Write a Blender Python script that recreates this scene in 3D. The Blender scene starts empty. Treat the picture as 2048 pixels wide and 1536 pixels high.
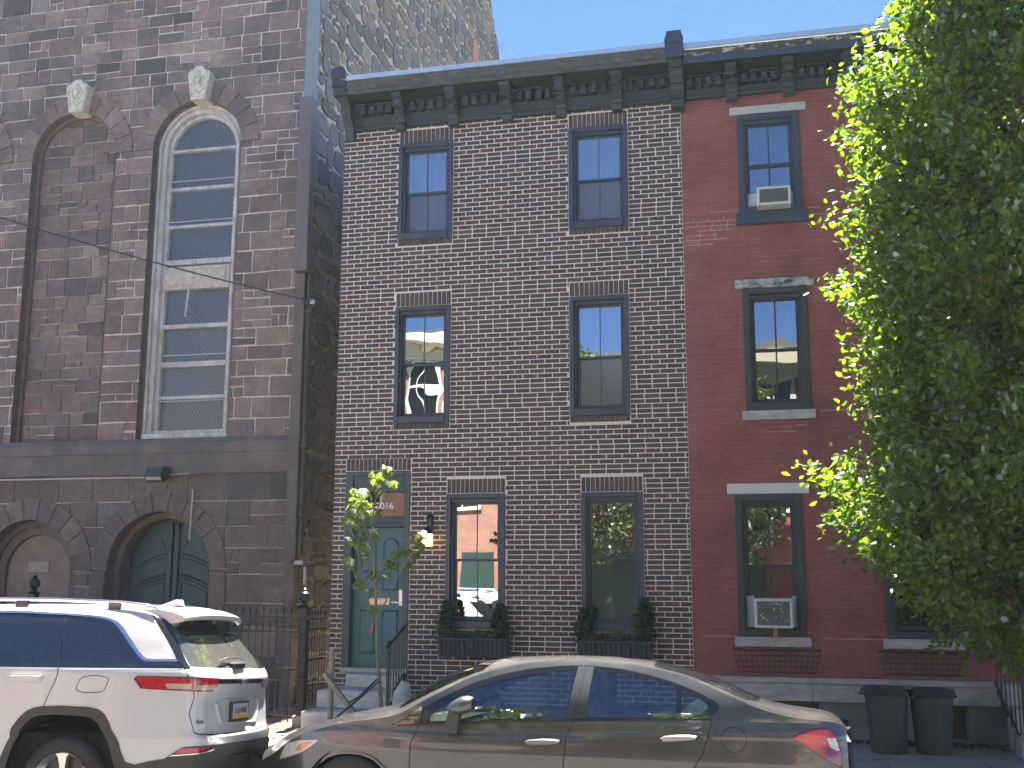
import bpy, bmesh, math, random
import numpy as np
from mathutils import Vector, Matrix, geometry
random.seed(7); RNG = np.random.default_rng(7)
SC = bpy.context.scene; COL = SC.collection
R = math.radians

# ------------------------------------------------------------ camera, sky, sun, exposure
cam_d = bpy.data.cameras.new("camera"); cam = bpy.data.objects.new("camera", cam_d); COL.objects.link(cam)
cam_d.sensor_width = 36.0; cam_d.sensor_fit = 'HORIZONTAL'; cam_d.lens = 39.01
cam_d.clip_start = 0.1; cam_d.clip_end = 3000
_rot = Matrix(((0.97298923, 0.03635615, 0.2279697), (0.23082666, -0.16741177, -0.9584844), (0.00331801, 0.98521649, -0.17128182)))
cam.matrix_world = Matrix.Translation((0, -14.878, 1.98)) @ _rot.to_4x4()
SC.camera = cam

SUN_EL = 67.0; SUN_AZ = -5.0            # azimuth measured from +Y (behind the houses) towards +X
sd = Vector((math.sin(R(SUN_AZ)) * math.cos(R(SUN_EL)), math.cos(R(SUN_AZ)) * math.cos(R(SUN_EL)), math.sin(R(SUN_EL))))
world = bpy.data.worlds.new("World"); SC.world = world; world.use_nodes = True
wn = world.node_tree.nodes; wl = world.node_tree.links
bg = wn["Background"]; sky = wn.new("ShaderNodeTexSky"); sky.sky_type = 'NISHITA'; sky.sun_disc = False
sky.sun_elevation = R(SUN_EL); sky.sun_rotation = R(SUN_AZ); sky.altitude = 30; sky.air_density = 0.5; sky.dust_density = 0.0; sky.ozone_density = 10.0
wl.new(sky.outputs[0], bg.inputs[0]); bg.inputs[1].default_value = 0.044
sun_d = bpy.data.lights.new("sun", 'SUN'); sun_d.energy = 5.0; sun_d.angle = R(0.53); sun_d.color = (1.0, 0.94, 0.84)
sun = bpy.data.objects.new("sun", sun_d); COL.objects.link(sun); sun.location = (0, 20, 40)
sun.rotation_euler = (-sd).to_track_quat('-Z', 'Y').to_euler()
SC.view_settings.view_transform = 'Standard'; SC.view_settings.look = 'None'; SC.view_settings.gamma = 1.0
SC.view_settings.exposure = 3.05
SC.cycles.max_bounces = 8; SC.cycles.transparent_max_bounces = 16
SC.cycles.caustics_reflective = False; SC.cycles.caustics_refractive = False
SC.cycles.use_denoising = True

# ------------------------------------------------------------ materials
def _nt(name):
    m = bpy.data.materials.new(name); m.use_nodes = True
    return m, m.node_tree.nodes, m.node_tree.links, m.node_tree.nodes["Principled BSDF"]
def N(nodes, t, **kw):
    n = nodes.new(t)
    for k, v in kw.items():
        if k in n.inputs: n.inputs[k].default_value = v
        else: setattr(n, k, v)
    return n
def ramp(nodes, stops):
    r = nodes.new("ShaderNodeValToRGB"); e = r.color_ramp.elements
    while len(e) < len(stops): e.new(0.5)
    for el, (p, c) in zip(e, stops):
        el.position = p; el.color = (c, c, c, 1) if isinstance(c, (int, float)) else (*c, 1)
    return r
def mat(name, col, rough=0.6, metal=0.0, var=0.0, vscale=6.0, bump=0.0, bscale=40.0, col2=None, dscale=1.5, damount=0.0, dcol=(0.03, 0.03, 0.03), coat=0.0, spec=0.5, attr=False, stretch=(1, 1, 1)):
    """plain procedural surface: base colour, fine colour noise, broad patches of a second colour, bump"""
    m, n, l, p = _nt(name)
    p.inputs["Roughness"].default_value = rough; p.inputs["Metallic"].default_value = metal
    p.inputs["Specular IOR Level"].default_value = spec; p.inputs["Coat Weight"].default_value = coat
    tc = n.new("ShaderNodeTexCoord"); mp = n.new("ShaderNodeMapping"); l.new(tc.outputs["Object"], mp.inputs[0]); mp.inputs["Scale"].default_value = stretch
    if attr:
        a = n.new("ShaderNodeAttribute"); a.attribute_name = "Col"; src = a.outputs["Color"]
    else:
        rgb = n.new("ShaderNodeRGB"); rgb.outputs[0].default_value = (*col, 1); src = rgb.outputs[0]
    if var > 0:
        nz = N(n, "ShaderNodeTexNoise", Scale=vscale, Detail=6.0, Roughness=0.65); l.new(mp.outputs[0], nz.inputs["Vector"])
        mr = n.new("ShaderNodeMapRange"); mr.inputs["From Min"].default_value = 0.3; mr.inputs["From Max"].default_value = 0.7
        mr.inputs["To Min"].default_value = 1 - var; mr.inputs["To Max"].default_value = 1 + var
        l.new(nz.outputs[0], mr.inputs[0])
        mx = N(n, "ShaderNodeMix", data_type='RGBA', blend_type='MULTIPLY'); mx.inputs[0].default_value = 1.0
        l.new(src, mx.inputs[6]); l.new(mr.outputs[0], mx.inputs[7]); src = mx.outputs[2]
    if col2 is not None or damount > 0:
        nz = N(n, "ShaderNodeTexNoise", Scale=dscale, Detail=8.0, Roughness=0.7); l.new(mp.outputs[0], nz.inputs["Vector"])
        rp = ramp(n, [(0.42, 0.0), (0.62, 1.0)]); l.new(nz.outputs[0], rp.inputs[0])
        mu = N(n, "ShaderNodeMath", operation='MULTIPLY'); l.new(rp.outputs[0], mu.inputs[0]); mu.inputs[1].default_value = damount if damount > 0 else 1.0
        mx = N(n, "ShaderNodeMix", data_type='RGBA'); l.new(mu.outputs[0], mx.inputs[0]); l.new(src, mx.inputs[6]); mx.inputs[7].default_value = (*(col2 or dcol), 1); src = mx.outputs[2]
    l.new(src, p.inputs["Base Color"])
    if bump > 0:
        nb = N(n, "ShaderNodeTexNoise", Scale=bscale, Detail=8.0, Roughness=0.7); l.new(mp.outputs[0], nb.inputs["Vector"])
        bp = n.new("ShaderNodeBump"); bp.inputs["Strength"].default_value = min(1, bump); bp.inputs["Distance"].default_value = 0.02
        l.new(nb.outputs[0], bp.inputs["Height"]); l.new(bp.outputs[0], p.inputs["Normal"])
    return m
def glass_mat(name, refl=0.42, tint=(0.55, 0.62, 0.62), warp=0.02, wscale=1.6, rough=0.0, veil=0.0, vcol=(0.2, 0.25, 0.3)):
    """pane: mirror reflection of the street over a see-through tint; slight waviness"""
    m, n, l, p = _nt(name); n.remove(p)
    out = n["Material Output"]
    tc = n.new("ShaderNodeTexCoord"); nz = N(n, "ShaderNodeTexNoise", Scale=wscale, Detail=1.0); l.new(tc.outputs["Object"], nz.inputs["Vector"])
    bp = n.new("ShaderNodeBump"); bp.inputs["Strength"].default_value = 1.0; bp.inputs["Distance"].default_value = warp; l.new(nz.outputs[0], bp.inputs["Height"])
    g = n.new("ShaderNodeBsdfGlossy"); g.inputs["Roughness"].default_value = rough; g.inputs[0].default_value = (0.93, 0.97, 1, 1); l.new(bp.outputs[0], g.inputs["Normal"])
    t = n.new("ShaderNodeBsdfTransparent"); t.inputs[0].default_value = (*tint, 1)
    fr = N(n, "ShaderNodeFresnel", IOR=1.5); mr = n.new("ShaderNodeMapRange"); l.new(fr.outputs[0], mr.inputs[0])
    mr.inputs["From Min"].default_value = 0.04; mr.inputs["From Max"].default_value = 1; mr.inputs["To Min"].default_value = refl; mr.inputs["To Max"].default_value = 1
    base = t.outputs[0]
    if veil > 0:
        d = n.new("ShaderNodeBsdfDiffuse"); d.inputs[0].default_value = (*vcol, 1)
        m2 = n.new("ShaderNodeMixShader"); m2.inputs[0].default_value = veil; l.new(t.outputs[0], m2.inputs[1]); l.new(d.outputs[0], m2.inputs[2]); base = m2.outputs[0]
    mx = n.new("ShaderNodeMixShader"); l.new(mr.outputs[0], mx.inputs[0]); l.new(base, mx.inputs[1]); l.new(g.outputs[0], mx.inputs[2]); l.new(mx.outputs[0], out.inputs[0])
    return m
def leaf_mat(name, c1, c2, trans=0.5, gloss=0.12):
    m, n, l, p = _nt(name); n.remove(p); out = n["Material Output"]
    a = n.new("ShaderNodeAttribute"); a.attribute_name = "Col"
    sp = n.new("ShaderNodeSeparateColor"); l.new(a.outputs["Color"], sp.inputs[0])
    mx = N(n, "ShaderNodeMix", data_type='RGBA'); l.new(sp.outputs[0], mx.inputs[0]); mx.inputs[6].default_value = (*c1, 1); mx.inputs[7].default_value = (*c2, 1)
    d = n.new("ShaderNodeBsdfDiffuse"); l.new(mx.outputs[2], d.inputs[0])
    t = n.new("ShaderNodeBsdfTranslucent")
    tm = N(n, "ShaderNodeMix", data_type='RGBA', blend_type='MULTIPLY'); tm.inputs[0].default_value = 1; l.new(mx.outputs[2], tm.inputs[6]); tm.inputs[7].default_value = (2.1, 1.95, 0.8, 1); l.new(tm.outputs[2], t.inputs[0])
    m1 = n.new("ShaderNodeMixShader"); m1.inputs[0].default_value = trans; l.new(d.outputs[0], m1.inputs[1]); l.new(t.outputs[0], m1.inputs[2])
    g = n.new("ShaderNodeBsdfGlossy"); g.inputs["Roughness"].default_value = 0.38; g.inputs[0].default_value = (1, 1, 1, 1)
    m2 = n.new("ShaderNodeMixShader"); fr = N(n, "ShaderNodeFresnel", IOR=1.4); mu = N(n, "ShaderNodeMath", operation='MULTIPLY'); l.new(fr.outputs[0], mu.inputs[0]); mu.inputs[1].default_value = gloss * 8
    l.new(mu.outputs[0], m2.inputs[0]); l.new(m1.outputs[0], m2.inputs[1]); l.new(g.outputs[0], m2.inputs[2]); l.new(m2.outputs[0], out.inputs[0])
    return m

# ------------------------------------------------------------ mesh helpers
class MB:
    def __init__(s): s.v = []; s.f = []; s.c = []; s.m = []
    def add(s, vs, fs, col=None, mi=0):
        o = len(s.v); s.v.extend([tuple(p) for p in vs])
        for f in fs: s.f.append(tuple(i + o for i in f)); s.c.append(col); s.m.append(mi)
    def box(s, x0, x1, y0, y1, z0, z1, col=None, mi=0):
        v = [(x0, y0, z0), (x1, y0, z0), (x1, y1, z0), (x0, y1, z0), (x0, y0, z1), (x1, y0, z1), (x1, y1, z1), (x0, y1, z1)]
        s.add(v, [(0, 3, 2, 1), (4, 5, 6, 7), (0, 1, 5, 4), (1, 2, 6, 5), (2, 3, 7, 6), (3, 0, 4, 7)], col, mi)
    def bev(s, x0, x1, y0, y1, z0, z1, b=0.01, col=None, mi=0):
        """box with chamfered edges"""
        b = min(b, (x1 - x0) * .45, (y1 - y0) * .45, (z1 - z0) * .45)
        bm = bmesh.new(); bmesh.ops.create_cube(bm, size=1)
        for q in bm.verts: q.co = Vector(((x0 + x1) / 2 + q.co.x * (x1 - x0), (y0 + y1) / 2 + q.co.y * (y1 - y0), (z0 + z1) / 2 + q.co.z * (z1 - z0)))
        bmesh.ops.bevel(bm, geom=list(bm.edges), offset=b, segments=1, affect='EDGES')
        s.bm(bm, col, mi)
    def bm(s, bm, col=None, mi=0):
        bm.verts.index_update()
        s.add([q.co[:] for q in bm.verts], [[q.index for q in f.verts] for f in bm.faces], col, mi); bm.free()
    def prism(s, poly, axis, a, b, col=None, mi=0):
        """extrude a 2D polygon along an axis: axis 'y' takes (x,z) points, 'x' takes (y,z), 'z' takes (x,y)"""
        def P(p, t): return {'y': (p[0], t, p[1]), 'x': (t, p[0], p[1]), 'z': (p[0], p[1], t)}[axis]
        n = len(poly); v = [P(p, a) for p in poly] + [P(p, b) for p in poly]
        s.add(v, [tuple(range(n))[::-1], tuple(range(n, 2 * n))] + [(i, (i + 1) % n, n + (i + 1) % n, n + i) for i in range(n)], col, mi)
    def tube(s, pts, r, n=8, col=None, mi=0, caps=True):
        pts = [Vector(p) for p in pts]; rs = r if isinstance(r, (list, tuple)) else [r] * len(pts)
        o = len(s.v); up = None
        for i, p in enumerate(pts):
            t = (pts[min(i + 1, len(pts) - 1)] - pts[max(i - 1, 0)])
            if t.length < 1e-9: t = Vector((0, 0, 1))
            t.normalize()
            if up is None: up = t.orthogonal().normalized()
            up = (up - t * up.dot(t)); up = up.normalized() if up.length > 1e-6 else t.orthogonal().normalized()
            w = t.cross(up)
            for k in range(n):
                a = 2 * math.pi * k / n; q = p + (up * math.cos(a) + w * math.sin(a)) * rs[i]; s.v.append(q[:])
        for i in range(len(pts) - 1):
            for k in range(n):
                a = o + i * n + k; b = o + i * n + (k + 1) % n
                s.f.append((a, b, b + n, a + n)); s.c.append(col); s.m.append(mi)
        if caps:
            s.f.append(tuple(o + k for k in range(n))[::-1]); s.c.append(col); s.m.append(mi)
            e = o + (len(pts) - 1) * n; s.f.append(tuple(e + k for k in range(n))); s.c.append(col); s.m.append(mi)
    def lathe(s, prof, c, axis='z', n=24, col=None, mi=0):
        """revolve (radius, height) pairs about an axis through c"""
        o = len(s.v)
        for (r, h) in prof:
            for k in range(n):
                a = 2 * math.pi * k / n; u, w = r * math.cos(a), r * math.sin(a)
                s.v.append({'z': (c[0] + u, c[1] + w, c[2] + h), 'y': (c[0] + u, c[1] + h, c[2] + w), 'x': (c[0] + h, c[1] + u, c[2] + w)}[axis])
        for i in range(len(prof) - 1):
            for k in range(n):
                a = o + i * n + k; b = o + i * n + (k + 1) % n
                s.f.append((a, b, b + n, a + n)); s.c.append(col); s.m.append(mi)
    def ball(s, c, r, n=10, col=None, mi=0, sq=1.0):
        s.lathe([(max(1e-4, r * math.sin(math.pi * i / n)), -r * sq * math.cos(math.pi * i / n)) for i in range(n + 1)], c, 'z', n + 2, col, mi)
    def build(s, name, mats, parent=None, smooth=False, angle=None):
        me = bpy.data.meshes.new(name); me.from_pydata(s.v, [], s.f); me.validate()
        ms = mats if isinstance(mats, (list, tuple)) else [mats]
        for q in ms: me.materials.append(q)
        if len(ms) > 1 and len(me.polygons) == len(s.m): me.polygons.foreach_set("material_index", s.m)
        if any(c is not None for c in s.c) and len(me.polygons) == len(s.c):
            at = me.attributes.new("Col", 'FLOAT_COLOR', 'FACE')
            at.data.foreach_set("color", np.array([(*(c or (1, 1, 1)), 1) for c in s.c], dtype=np.float32).ravel())
        if smooth: me.polygons.foreach_set("use_smooth", [True] * len(me.polygons))
        ob = bpy.data.objects.new(name, me); COL.objects.link(ob)
        if parent is not None: hang(ob, parent)
        if smooth and angle: me.set_sharp_from_angle(angle=R(angle))
        return ob
def world_loc(o):
    p = Vector(o.location)
    while o.parent is not None: o = o.parent; p += Vector(o.location)
    return p
def hang(ob, parent):
    """child built in world coordinates: keep it in place under its parent"""
    ob.parent = parent; ob.location = -world_loc(parent)
def tag(o, label=None, cat=None, group=None, kind=None):
    for k, v in (("label", label), ("category", cat), ("group", group), ("kind", kind)):
        if v: o[k] = v
    return o
def thing(name, label, cat, loc, group=None):
    o = bpy.data.objects.new(name, None); COL.objects.link(o); o.location = loc; o.empty_display_size = 0.2
    return tag(o, label, cat, group)
def struct(name, mb, m, **k): return tag(mb.build(name, m, **k), kind='structure')
def holes_grid(mb, x0, x1, z0, z1, holes, y, col=None, mi=0):
    """a wall in the plane Y=y with rectangular openings left out"""
    xs = sorted({x0, x1, *[h[0] for h in holes], *[h[1] for h in holes]}); zs = sorted({z0, z1, *[h[2] for h in holes], *[h[3] for h in holes]})
    for a, b in zip(xs, xs[1:]):
        for c, d in zip(zs, zs[1:]):
            mx, mz = (a + b) / 2, (c + d) / 2
            if any(h[0] < mx < h[1] and h[2] < mz < h[3] for h in holes): continue
            mb.add([(a, y, c), (b, y, c), (b, y, d), (a, y, d)], [(0, 1, 2, 3)], col, mi)
def reveals(mb, holes, y0, y1, col=None, mi=0):
    for (a, b, c, d) in holes:
        mb.add([(a, y0, c), (a, y1, c), (a, y1, d), (a, y0, d)], [(0, 1, 2, 3)], col, mi)
        mb.add([(b, y0, c), (b, y1, c), (b, y1, d), (b, y0, d)], [(3, 2, 1, 0)], col, mi)
        mb.add([(a, y0, d), (a, y1, d), (b, y1, d), (b, y0, d)], [(0, 1, 2, 3)], col, mi)
        mb.add([(a, y0, c), (a, y1, c), (b, y1, c), (b, y0, c)], [(3, 2, 1, 0)], col, mi)
# convex polygon subtraction, used to cut stones round arches
def _half(poly, p, q, keep_left):
    out = []
    for i in range(len(poly)):
        a, b = poly[i], poly[(i + 1) % len(poly)]
        sa = (q[0] - p[0]) * (a[1] - p[1]) - (q[1] - p[1]) * (a[0] - p[0]); sb = (q[0] - p[0]) * (b[1] - p[1]) - (q[1] - p[1]) * (b[0] - p[0])
        if not keep_left: sa, sb = -sa, -sb
        if sa >= 0: out.append(a)
        if sa * sb < 0: t = sa / (sa - sb); out.append((a[0] + (b[0] - a[0]) * t, a[1] + (b[1] - a[1]) * t))
    return out
def _area(p): return 0.5 * sum(p[i][0] * p[(i + 1) % len(p)][1] - p[(i + 1) % len(p)][0] * p[i][1] for i in range(len(p)))
def subtract(poly, clip):
    """pieces of convex poly outside convex clip (counter-clockwise)"""
    bx = (min(p[0] for p in clip), max(p[0] for p in clip), min(p[1] for p in clip), max(p[1] for p in clip))
    if max(p[0] for p in poly) <= bx[0] or min(p[0] for p in poly) >= bx[1] or max(p[1] for p in poly) <= bx[2] or min(p[1] for p in poly) >= bx[3]: return [poly]
    pieces = []; rest = poly
    for i in range(len(clip)):
        p, q = clip[i], clip[(i + 1) % len(clip)]
        o = _half(rest, p, q, False)
        if len(o) > 2 and abs(_area(o)) > 4e-4: pieces.append(o)
        rest = _half(rest, p, q, True)
        if len(rest) < 3: break
    return pieces
def arch_poly(c, r, spring, bottom, n=20):
    pts = [(c + r, bottom), (c + r, spring)] if bottom < spring else [(c + r, spring)]
    pts += [(c + r * math.cos(math.pi * k / n), spring + r * math.sin(math.pi * k / n)) for k in range(1, n)]
    pts += [(c - r, spring), (c - r, bottom)] if bottom < spring else [(c - r, spring)]
    return pts
# ------------------------------------------------------------ ground, street, pavement
ZR = -0.11                                             # street level; the near pavement is z = 0
def ground_mat(name, c, c2, sc=3.0, rough=0.85, crack=True):
    m, n, l, p = _nt(name); p.inputs["Roughness"].default_value = rough
    tc = n.new("ShaderNodeTexCoord")
    a = N(n, "ShaderNodeTexNoise", Scale=sc, Detail=10.0, Roughness=0.7); l.new(tc.outputs["Object"], a.inputs["Vector"])
    b = N(n, "ShaderNodeTexNoise", Scale=90.0, Detail=4.0); l.new(tc.outputs["Object"], b.inputs["Vector"])
    r1 = ramp(n, [(0.3, c), (0.7, c2)]); l.new(a.outputs[0], r1.inputs[0])
    r2 = ramp(n, [(0.3, 0.72), (0.7, 1.25)]); l.new(b.outputs[0], r2.inputs[0])
    mx = N(n, "ShaderNodeMix", data_type='RGBA', blend_type='MULTIPLY'); mx.inputs[0].default_value = 1; l.new(r1.outputs[0], mx.inputs[6]); l.new(r2.outputs[0], mx.inputs[7])
    src = mx.outputs[2]
    if crack:
        v = N(n, "ShaderNodeTexVoronoi", feature='DISTANCE_TO_EDGE', Scale=0.55); nz = N(n, "ShaderNodeTexNoise", Scale=2.5, Detail=5.0); l.new(tc.outputs["Object"], nz.inputs["Vector"])
        ad = N(n, "ShaderNodeMix", data_type='RGBA', blend_type='LINEAR_LIGHT'); ad.inputs[0].default_value = 0.25; l.new(tc.outputs["Object"], ad.inputs[6]); l.new(nz.outputs[1], ad.inputs[7]); l.new(ad.outputs[2], v.inputs["Vector"])
        r3 = ramp(n, [(0.0, 0.35), (0.012, 1.0)]); l.new(v.outputs[0], r3.inputs[0])
        m2 = N(n, "ShaderNodeMix", data_type='RGBA', blend_type='MULTIPLY'); m2.inputs[0].default_value = 0.8; l.new(src, m2.inputs[6]); l.new(r3.outputs[0], m2.inputs[7]); src = m2.outputs[2]
    l.new(src, p.inputs["Base Color"])
    bp = n.new("ShaderNodeBump"); bp.inputs["Strength"].default_value = 0.5; bp.inputs["Distance"].default_value = 0.006; l.new(b.outputs[0], bp.inputs["Height"]); l.new(bp.outputs[0], p.inputs["Normal"])
    return m
M_asphalt = ground_mat("asphalt", (0.10, 0.098, 0.095), (0.15, 0.145, 0.14), crack=False)
M_pave = ground_mat("pavement concrete", (0.24, 0.235, 0.22), (0.36, 0.35, 0.33))
M_kerb = ground_mat("kerb granite", (0.22, 0.22, 0.22), (0.36, 0.36, 0.35), sc=8, crack=False)
M_soil = ground_mat("soil", (0.05, 0.038, 0.026), (0.11, 0.085, 0.055), sc=9, crack=False)
M_earth = ground_mat("ground", (0.07, 0.075, 0.05), (0.13, 0.12, 0.09), crack=False)
b = MB(); b.add([(-150, -150, ZR - 0.15), (150, -150, ZR - 0.15), (150, 150, ZR - 0.15), (-150, 150, ZR - 0.15)], [(0, 1, 2, 3)]); struct("ground", b, M_earth)
b = MB(); rp = [(-16.0, -.17), (-14.2, -.07), (-12.0, .0), (-10.2, .02), (-8.4, .0), (-6.4, -.07), (-4.38, -.17)]
b.add([(x, y, z) for (y, z) in rp for x in (-60, 60)], [(2 * i, 2 * i + 1, 2 * i + 3, 2 * i + 2) for i in range(len(rp) - 1)]); struct("road", b, M_asphalt, smooth=True)
# pavement slabs with open joints, tree pits left out
b = MB(); pits = [(-4.75, -3.65, -3.85, -2.8), (2.2, 3.3, -3.95, -2.85)]
ys = [-4.22, -2.76, -1.3, 0.0]
x = -30.0
while x < 30:
    w = 1.46
    for y0, y1 in zip(ys, ys[1:]):
        cell = [(x + .005, x + w - .005, y0 + .005, y1 - .005)]
        for pt in pits + [(-7.62, -6.14, -2.72, 0.5)]:
            nxt = []
            for (a, c, d, e) in cell:
                if pt[0] >= c or pt[1] <= a or pt[2] >= e or pt[3] <= d: nxt.append((a, c, d, e)); continue
                if pt[0] > a: nxt.append((a, pt[0], d, e))
                if pt[1] < c: nxt.append((pt[1], c, d, e))
                A, C_ = max(a, pt[0]), min(c, pt[1])
                if pt[2] > d: nxt.append((A, C_, d, pt[2]))
                if pt[3] < e: nxt.append((A, C_, pt[3], e))
            cell = nxt
        dz = random.uniform(-.004, .004)
        for (a, c, d, e) in cell: b.box(a, c, d, e, -0.09, dz)
    x += w
struct("pavement", b, M_pave)
b = MB(); b.add([(-60, -4.24, -0.02), (60, -4.24, -0.02), (60, 1.4, -0.02), (-60, 1.4, -0.02)], [(0, 1, 2, 3)]); struct("pavement_bed", b, M_soil)
b = MB(); x = -30.0
while x < 30:
    w = random.uniform(1.4, 2.2); b.bev(x + .004, x + w - .004, -4.39, -4.235, ZR - .12, random.uniform(-.006, .003), .012); x += w
struct("kerb", b, M_kerb)
b = MB(); b.box(-60, 60, -19.2, -16.15, ZR - .1, 0.0); struct("far_pavement", b, M_pave)
b = MB(); b.box(-60, 60, -16.145, -16.0, ZR - .12, 0.002); struct("far_kerb", b, M_kerb)
# brick paving of the side passage and the strip in front of it (herringbone-free running courses, every brick modelled)
b = MB(); y = -2.70; k = 0
while y < 13.0:
    x = -7.62 - (0.105 if k % 2 else 0)
    if y > 0.5: x = -7.44 - (0.105 if k % 2 else 0)
    while x < -6.15:
        x0, x1 = max(x, -7.62 if y < .5 else -7.44), min(x + .2, -6.15)
        if x1 - x0 > .03:
            c = random.choice([(.30, .20, .13), (.36, .25, .16), (.27, .18, .12), (.40, .29, .19), (.33, .24, .17)]); g = random.uniform(.85, 1.15); dz = random.uniform(-.004, .004)
            b.box(x0, x1 - .006, y, y + .098, -0.03, 0.0 + dz, tuple(q * g for q in c))
        x += .206
    y += .104; k += 1
M_paver = mat("paving brick", (0.3, 0.2, 0.13), 0.85, var=0.25, vscale=30, attr=True, bump=0.4, bscale=60)
struct("brick_paving", b, M_paver)
b = MB(); b.box(-60, -7.62, 0.0, 1.5, -0.05, -0.004); struct("forecourt", b, M_pave)

# ------------------------------------------------------------ shared building materials
M_mortar = mat("pale mortar", (0.80, 0.76, 0.71), 0.9, var=0.12, vscale=25, bump=0.3, bscale=120)
M_brick = mat("brown iron-spot brick", (0.07, 0.05, 0.05), 0.62, var=0.35, vscale=28, attr=True, bump=0.5, bscale=70)
M_navy = mat("dark blue-grey painted metal", (0.040, 0.056, 0.088), 0.42, var=0.12, vscale=5, bump=0.05, bscale=30)
M_navy2 = mat("dark slate paint", (0.033, 0.043, 0.053), 0.55, var=0.2, vscale=9, bump=0.25, bscale=50)
M_peel = mat("cracked old paint", (0.055, 0.057, 0.058), 0.75, var=0.25, vscale=14, col2=(0.40, 0.41, 0.40), dscale=6, damount=0.12, bump=0.5, bscale=35, stretch=(1, 1, 3))
M_tin = mat("tin flashing", (0.55, 0.62, 0.68), 0.38, metal=0.55, var=0.1, vscale=4)
M_roof = mat("tar roof", (0.10, 0.10, 0.10), 0.9, var=0.2)
M_room = mat("dim room", (0.10, 0.095, 0.09), 0.9)
M_curtain = mat("white curtain", (0.72, 0.74, 0.76), 0.9, var=0.05)
M_glass = glass_mat("window glass", 0.42, (0.5, 0.56, 0.58), 0.0016, 1.1)
M_glass_w = glass_mat("wavy window glass", 0.40, (0.5, 0.56, 0.58), 0.0045, 1.7)
M_screen = glass_mat("insect screen", 0.07, (0.42, 0.46, 0.5), 0.002, 2.0, 0.15, veil=0.42, vcol=(0.22, 0.27, 0.33))
M_marble = mat("weathered marble", (0.52, 0.52, 0.50), 0.6, var=0.22, vscale=7, col2=(0.24, 0.25, 0.25), dscale=5, damount=0.55, bump=0.25, bscale=30, stretch=(1, 1, 3))
M_lintel = mat("pale stone", (0.50, 0.50, 0.47), 0.75, var=0.12, vscale=10, bump=0.2, bscale=60)
M_iron = mat("black iron", (0.012, 0.014, 0.018), 0.32, var=0.2, vscale=20, bump=0.15, bscale=60)

def sash_window(house, x0, x1, z0, z1, zm, m_frame, glass, low_glass, cas=0.062, bot=0.105, muntin=True, y=0.0, curtain=None, deep=0.05, label=None, mull=0.011):
    """double-hung window: casing (the part), two sashes and two panes (its sub-parts)"""
    b = MB(); f0 = y - 0.028
    b.bev(x0, x0 + cas, f0, y + .17, z0, z1, .006); b.bev(x1 - cas, x1, f0, y + .17, z0, z1, .006)
    b.bev(x0 + cas, x1 - cas, f0, y + .17, z1 - cas, z1, .006); b.bev(x0 + cas, x1 - cas, f0 - .012, y + .17, z0, z0 + bot, .008)
    a, c, lo, hi = x0 + cas, x1 - cas, z0 + bot, z1 - cas
    s = 0.028                                              # stepped stop inside the casing
    b.box(a, a + s, y + .03, y + .17, lo, hi); b.box(c - s, c, y + .03, y + .17, lo, hi); b.box(a + s, c - s, y + .03, y + .17, hi - .05, hi)
    w = b.build("window", m_frame, house)
    if label: w["label"] = label
    a += s; c -= s; hi -= .05
    for nm, s0, s1, yy, gm in (("upper", zm - .02, hi, y + .075, glass), ("lower", lo, zm + .02, y + .112, low_glass)):
        b = MB(); r = 0.036
        b.bev(a, a + r, yy, yy + .03, s0, s1, .004); b.bev(c - r, c, yy, yy + .03, s0, s1, .004)
        b.bev(a + r, c - r, yy, yy + .03, s1 - r, s1, .004); b.bev(a + r, c - r, yy, yy + .03, s0, s0 + r + (.02 if nm == "lower" else 0), .004)
        if muntin: b.box((a + c) / 2 - mull, (a + c) / 2 + mull, yy + .004, yy + .024, s0 + r, s1 - r)
        b.build("sash", m_frame, w)
        g = MB(); g.add([(a + r, yy + .014, s0 + r), (c - r, yy + .014, s0 + r), (c - r, yy + .014, s1 - r), (a + r, yy + .014, s1 - r)], [(0, 1, 2, 3)])
        g.build("pane", gm, w)
    if curtain:
        g = MB(); n = 40; ztop, zb = curtain
        vs = []; 
        for k in range(n + 1):
            xx = a + (c - a) * k / n; yy = y + .24 + .018 * math.sin(k * 1.1) + .01 * math.sin(k * 2.7)
            vs += [(xx, yy, zb), (xx, yy, ztop)]
        g.add(vs, [(2 * k, 2 * k + 2, 2 * k + 3, 2 * k + 1) for k in range(n)]); g.build("curtain", M_curtain, w, smooth=True)
    return w

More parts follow.
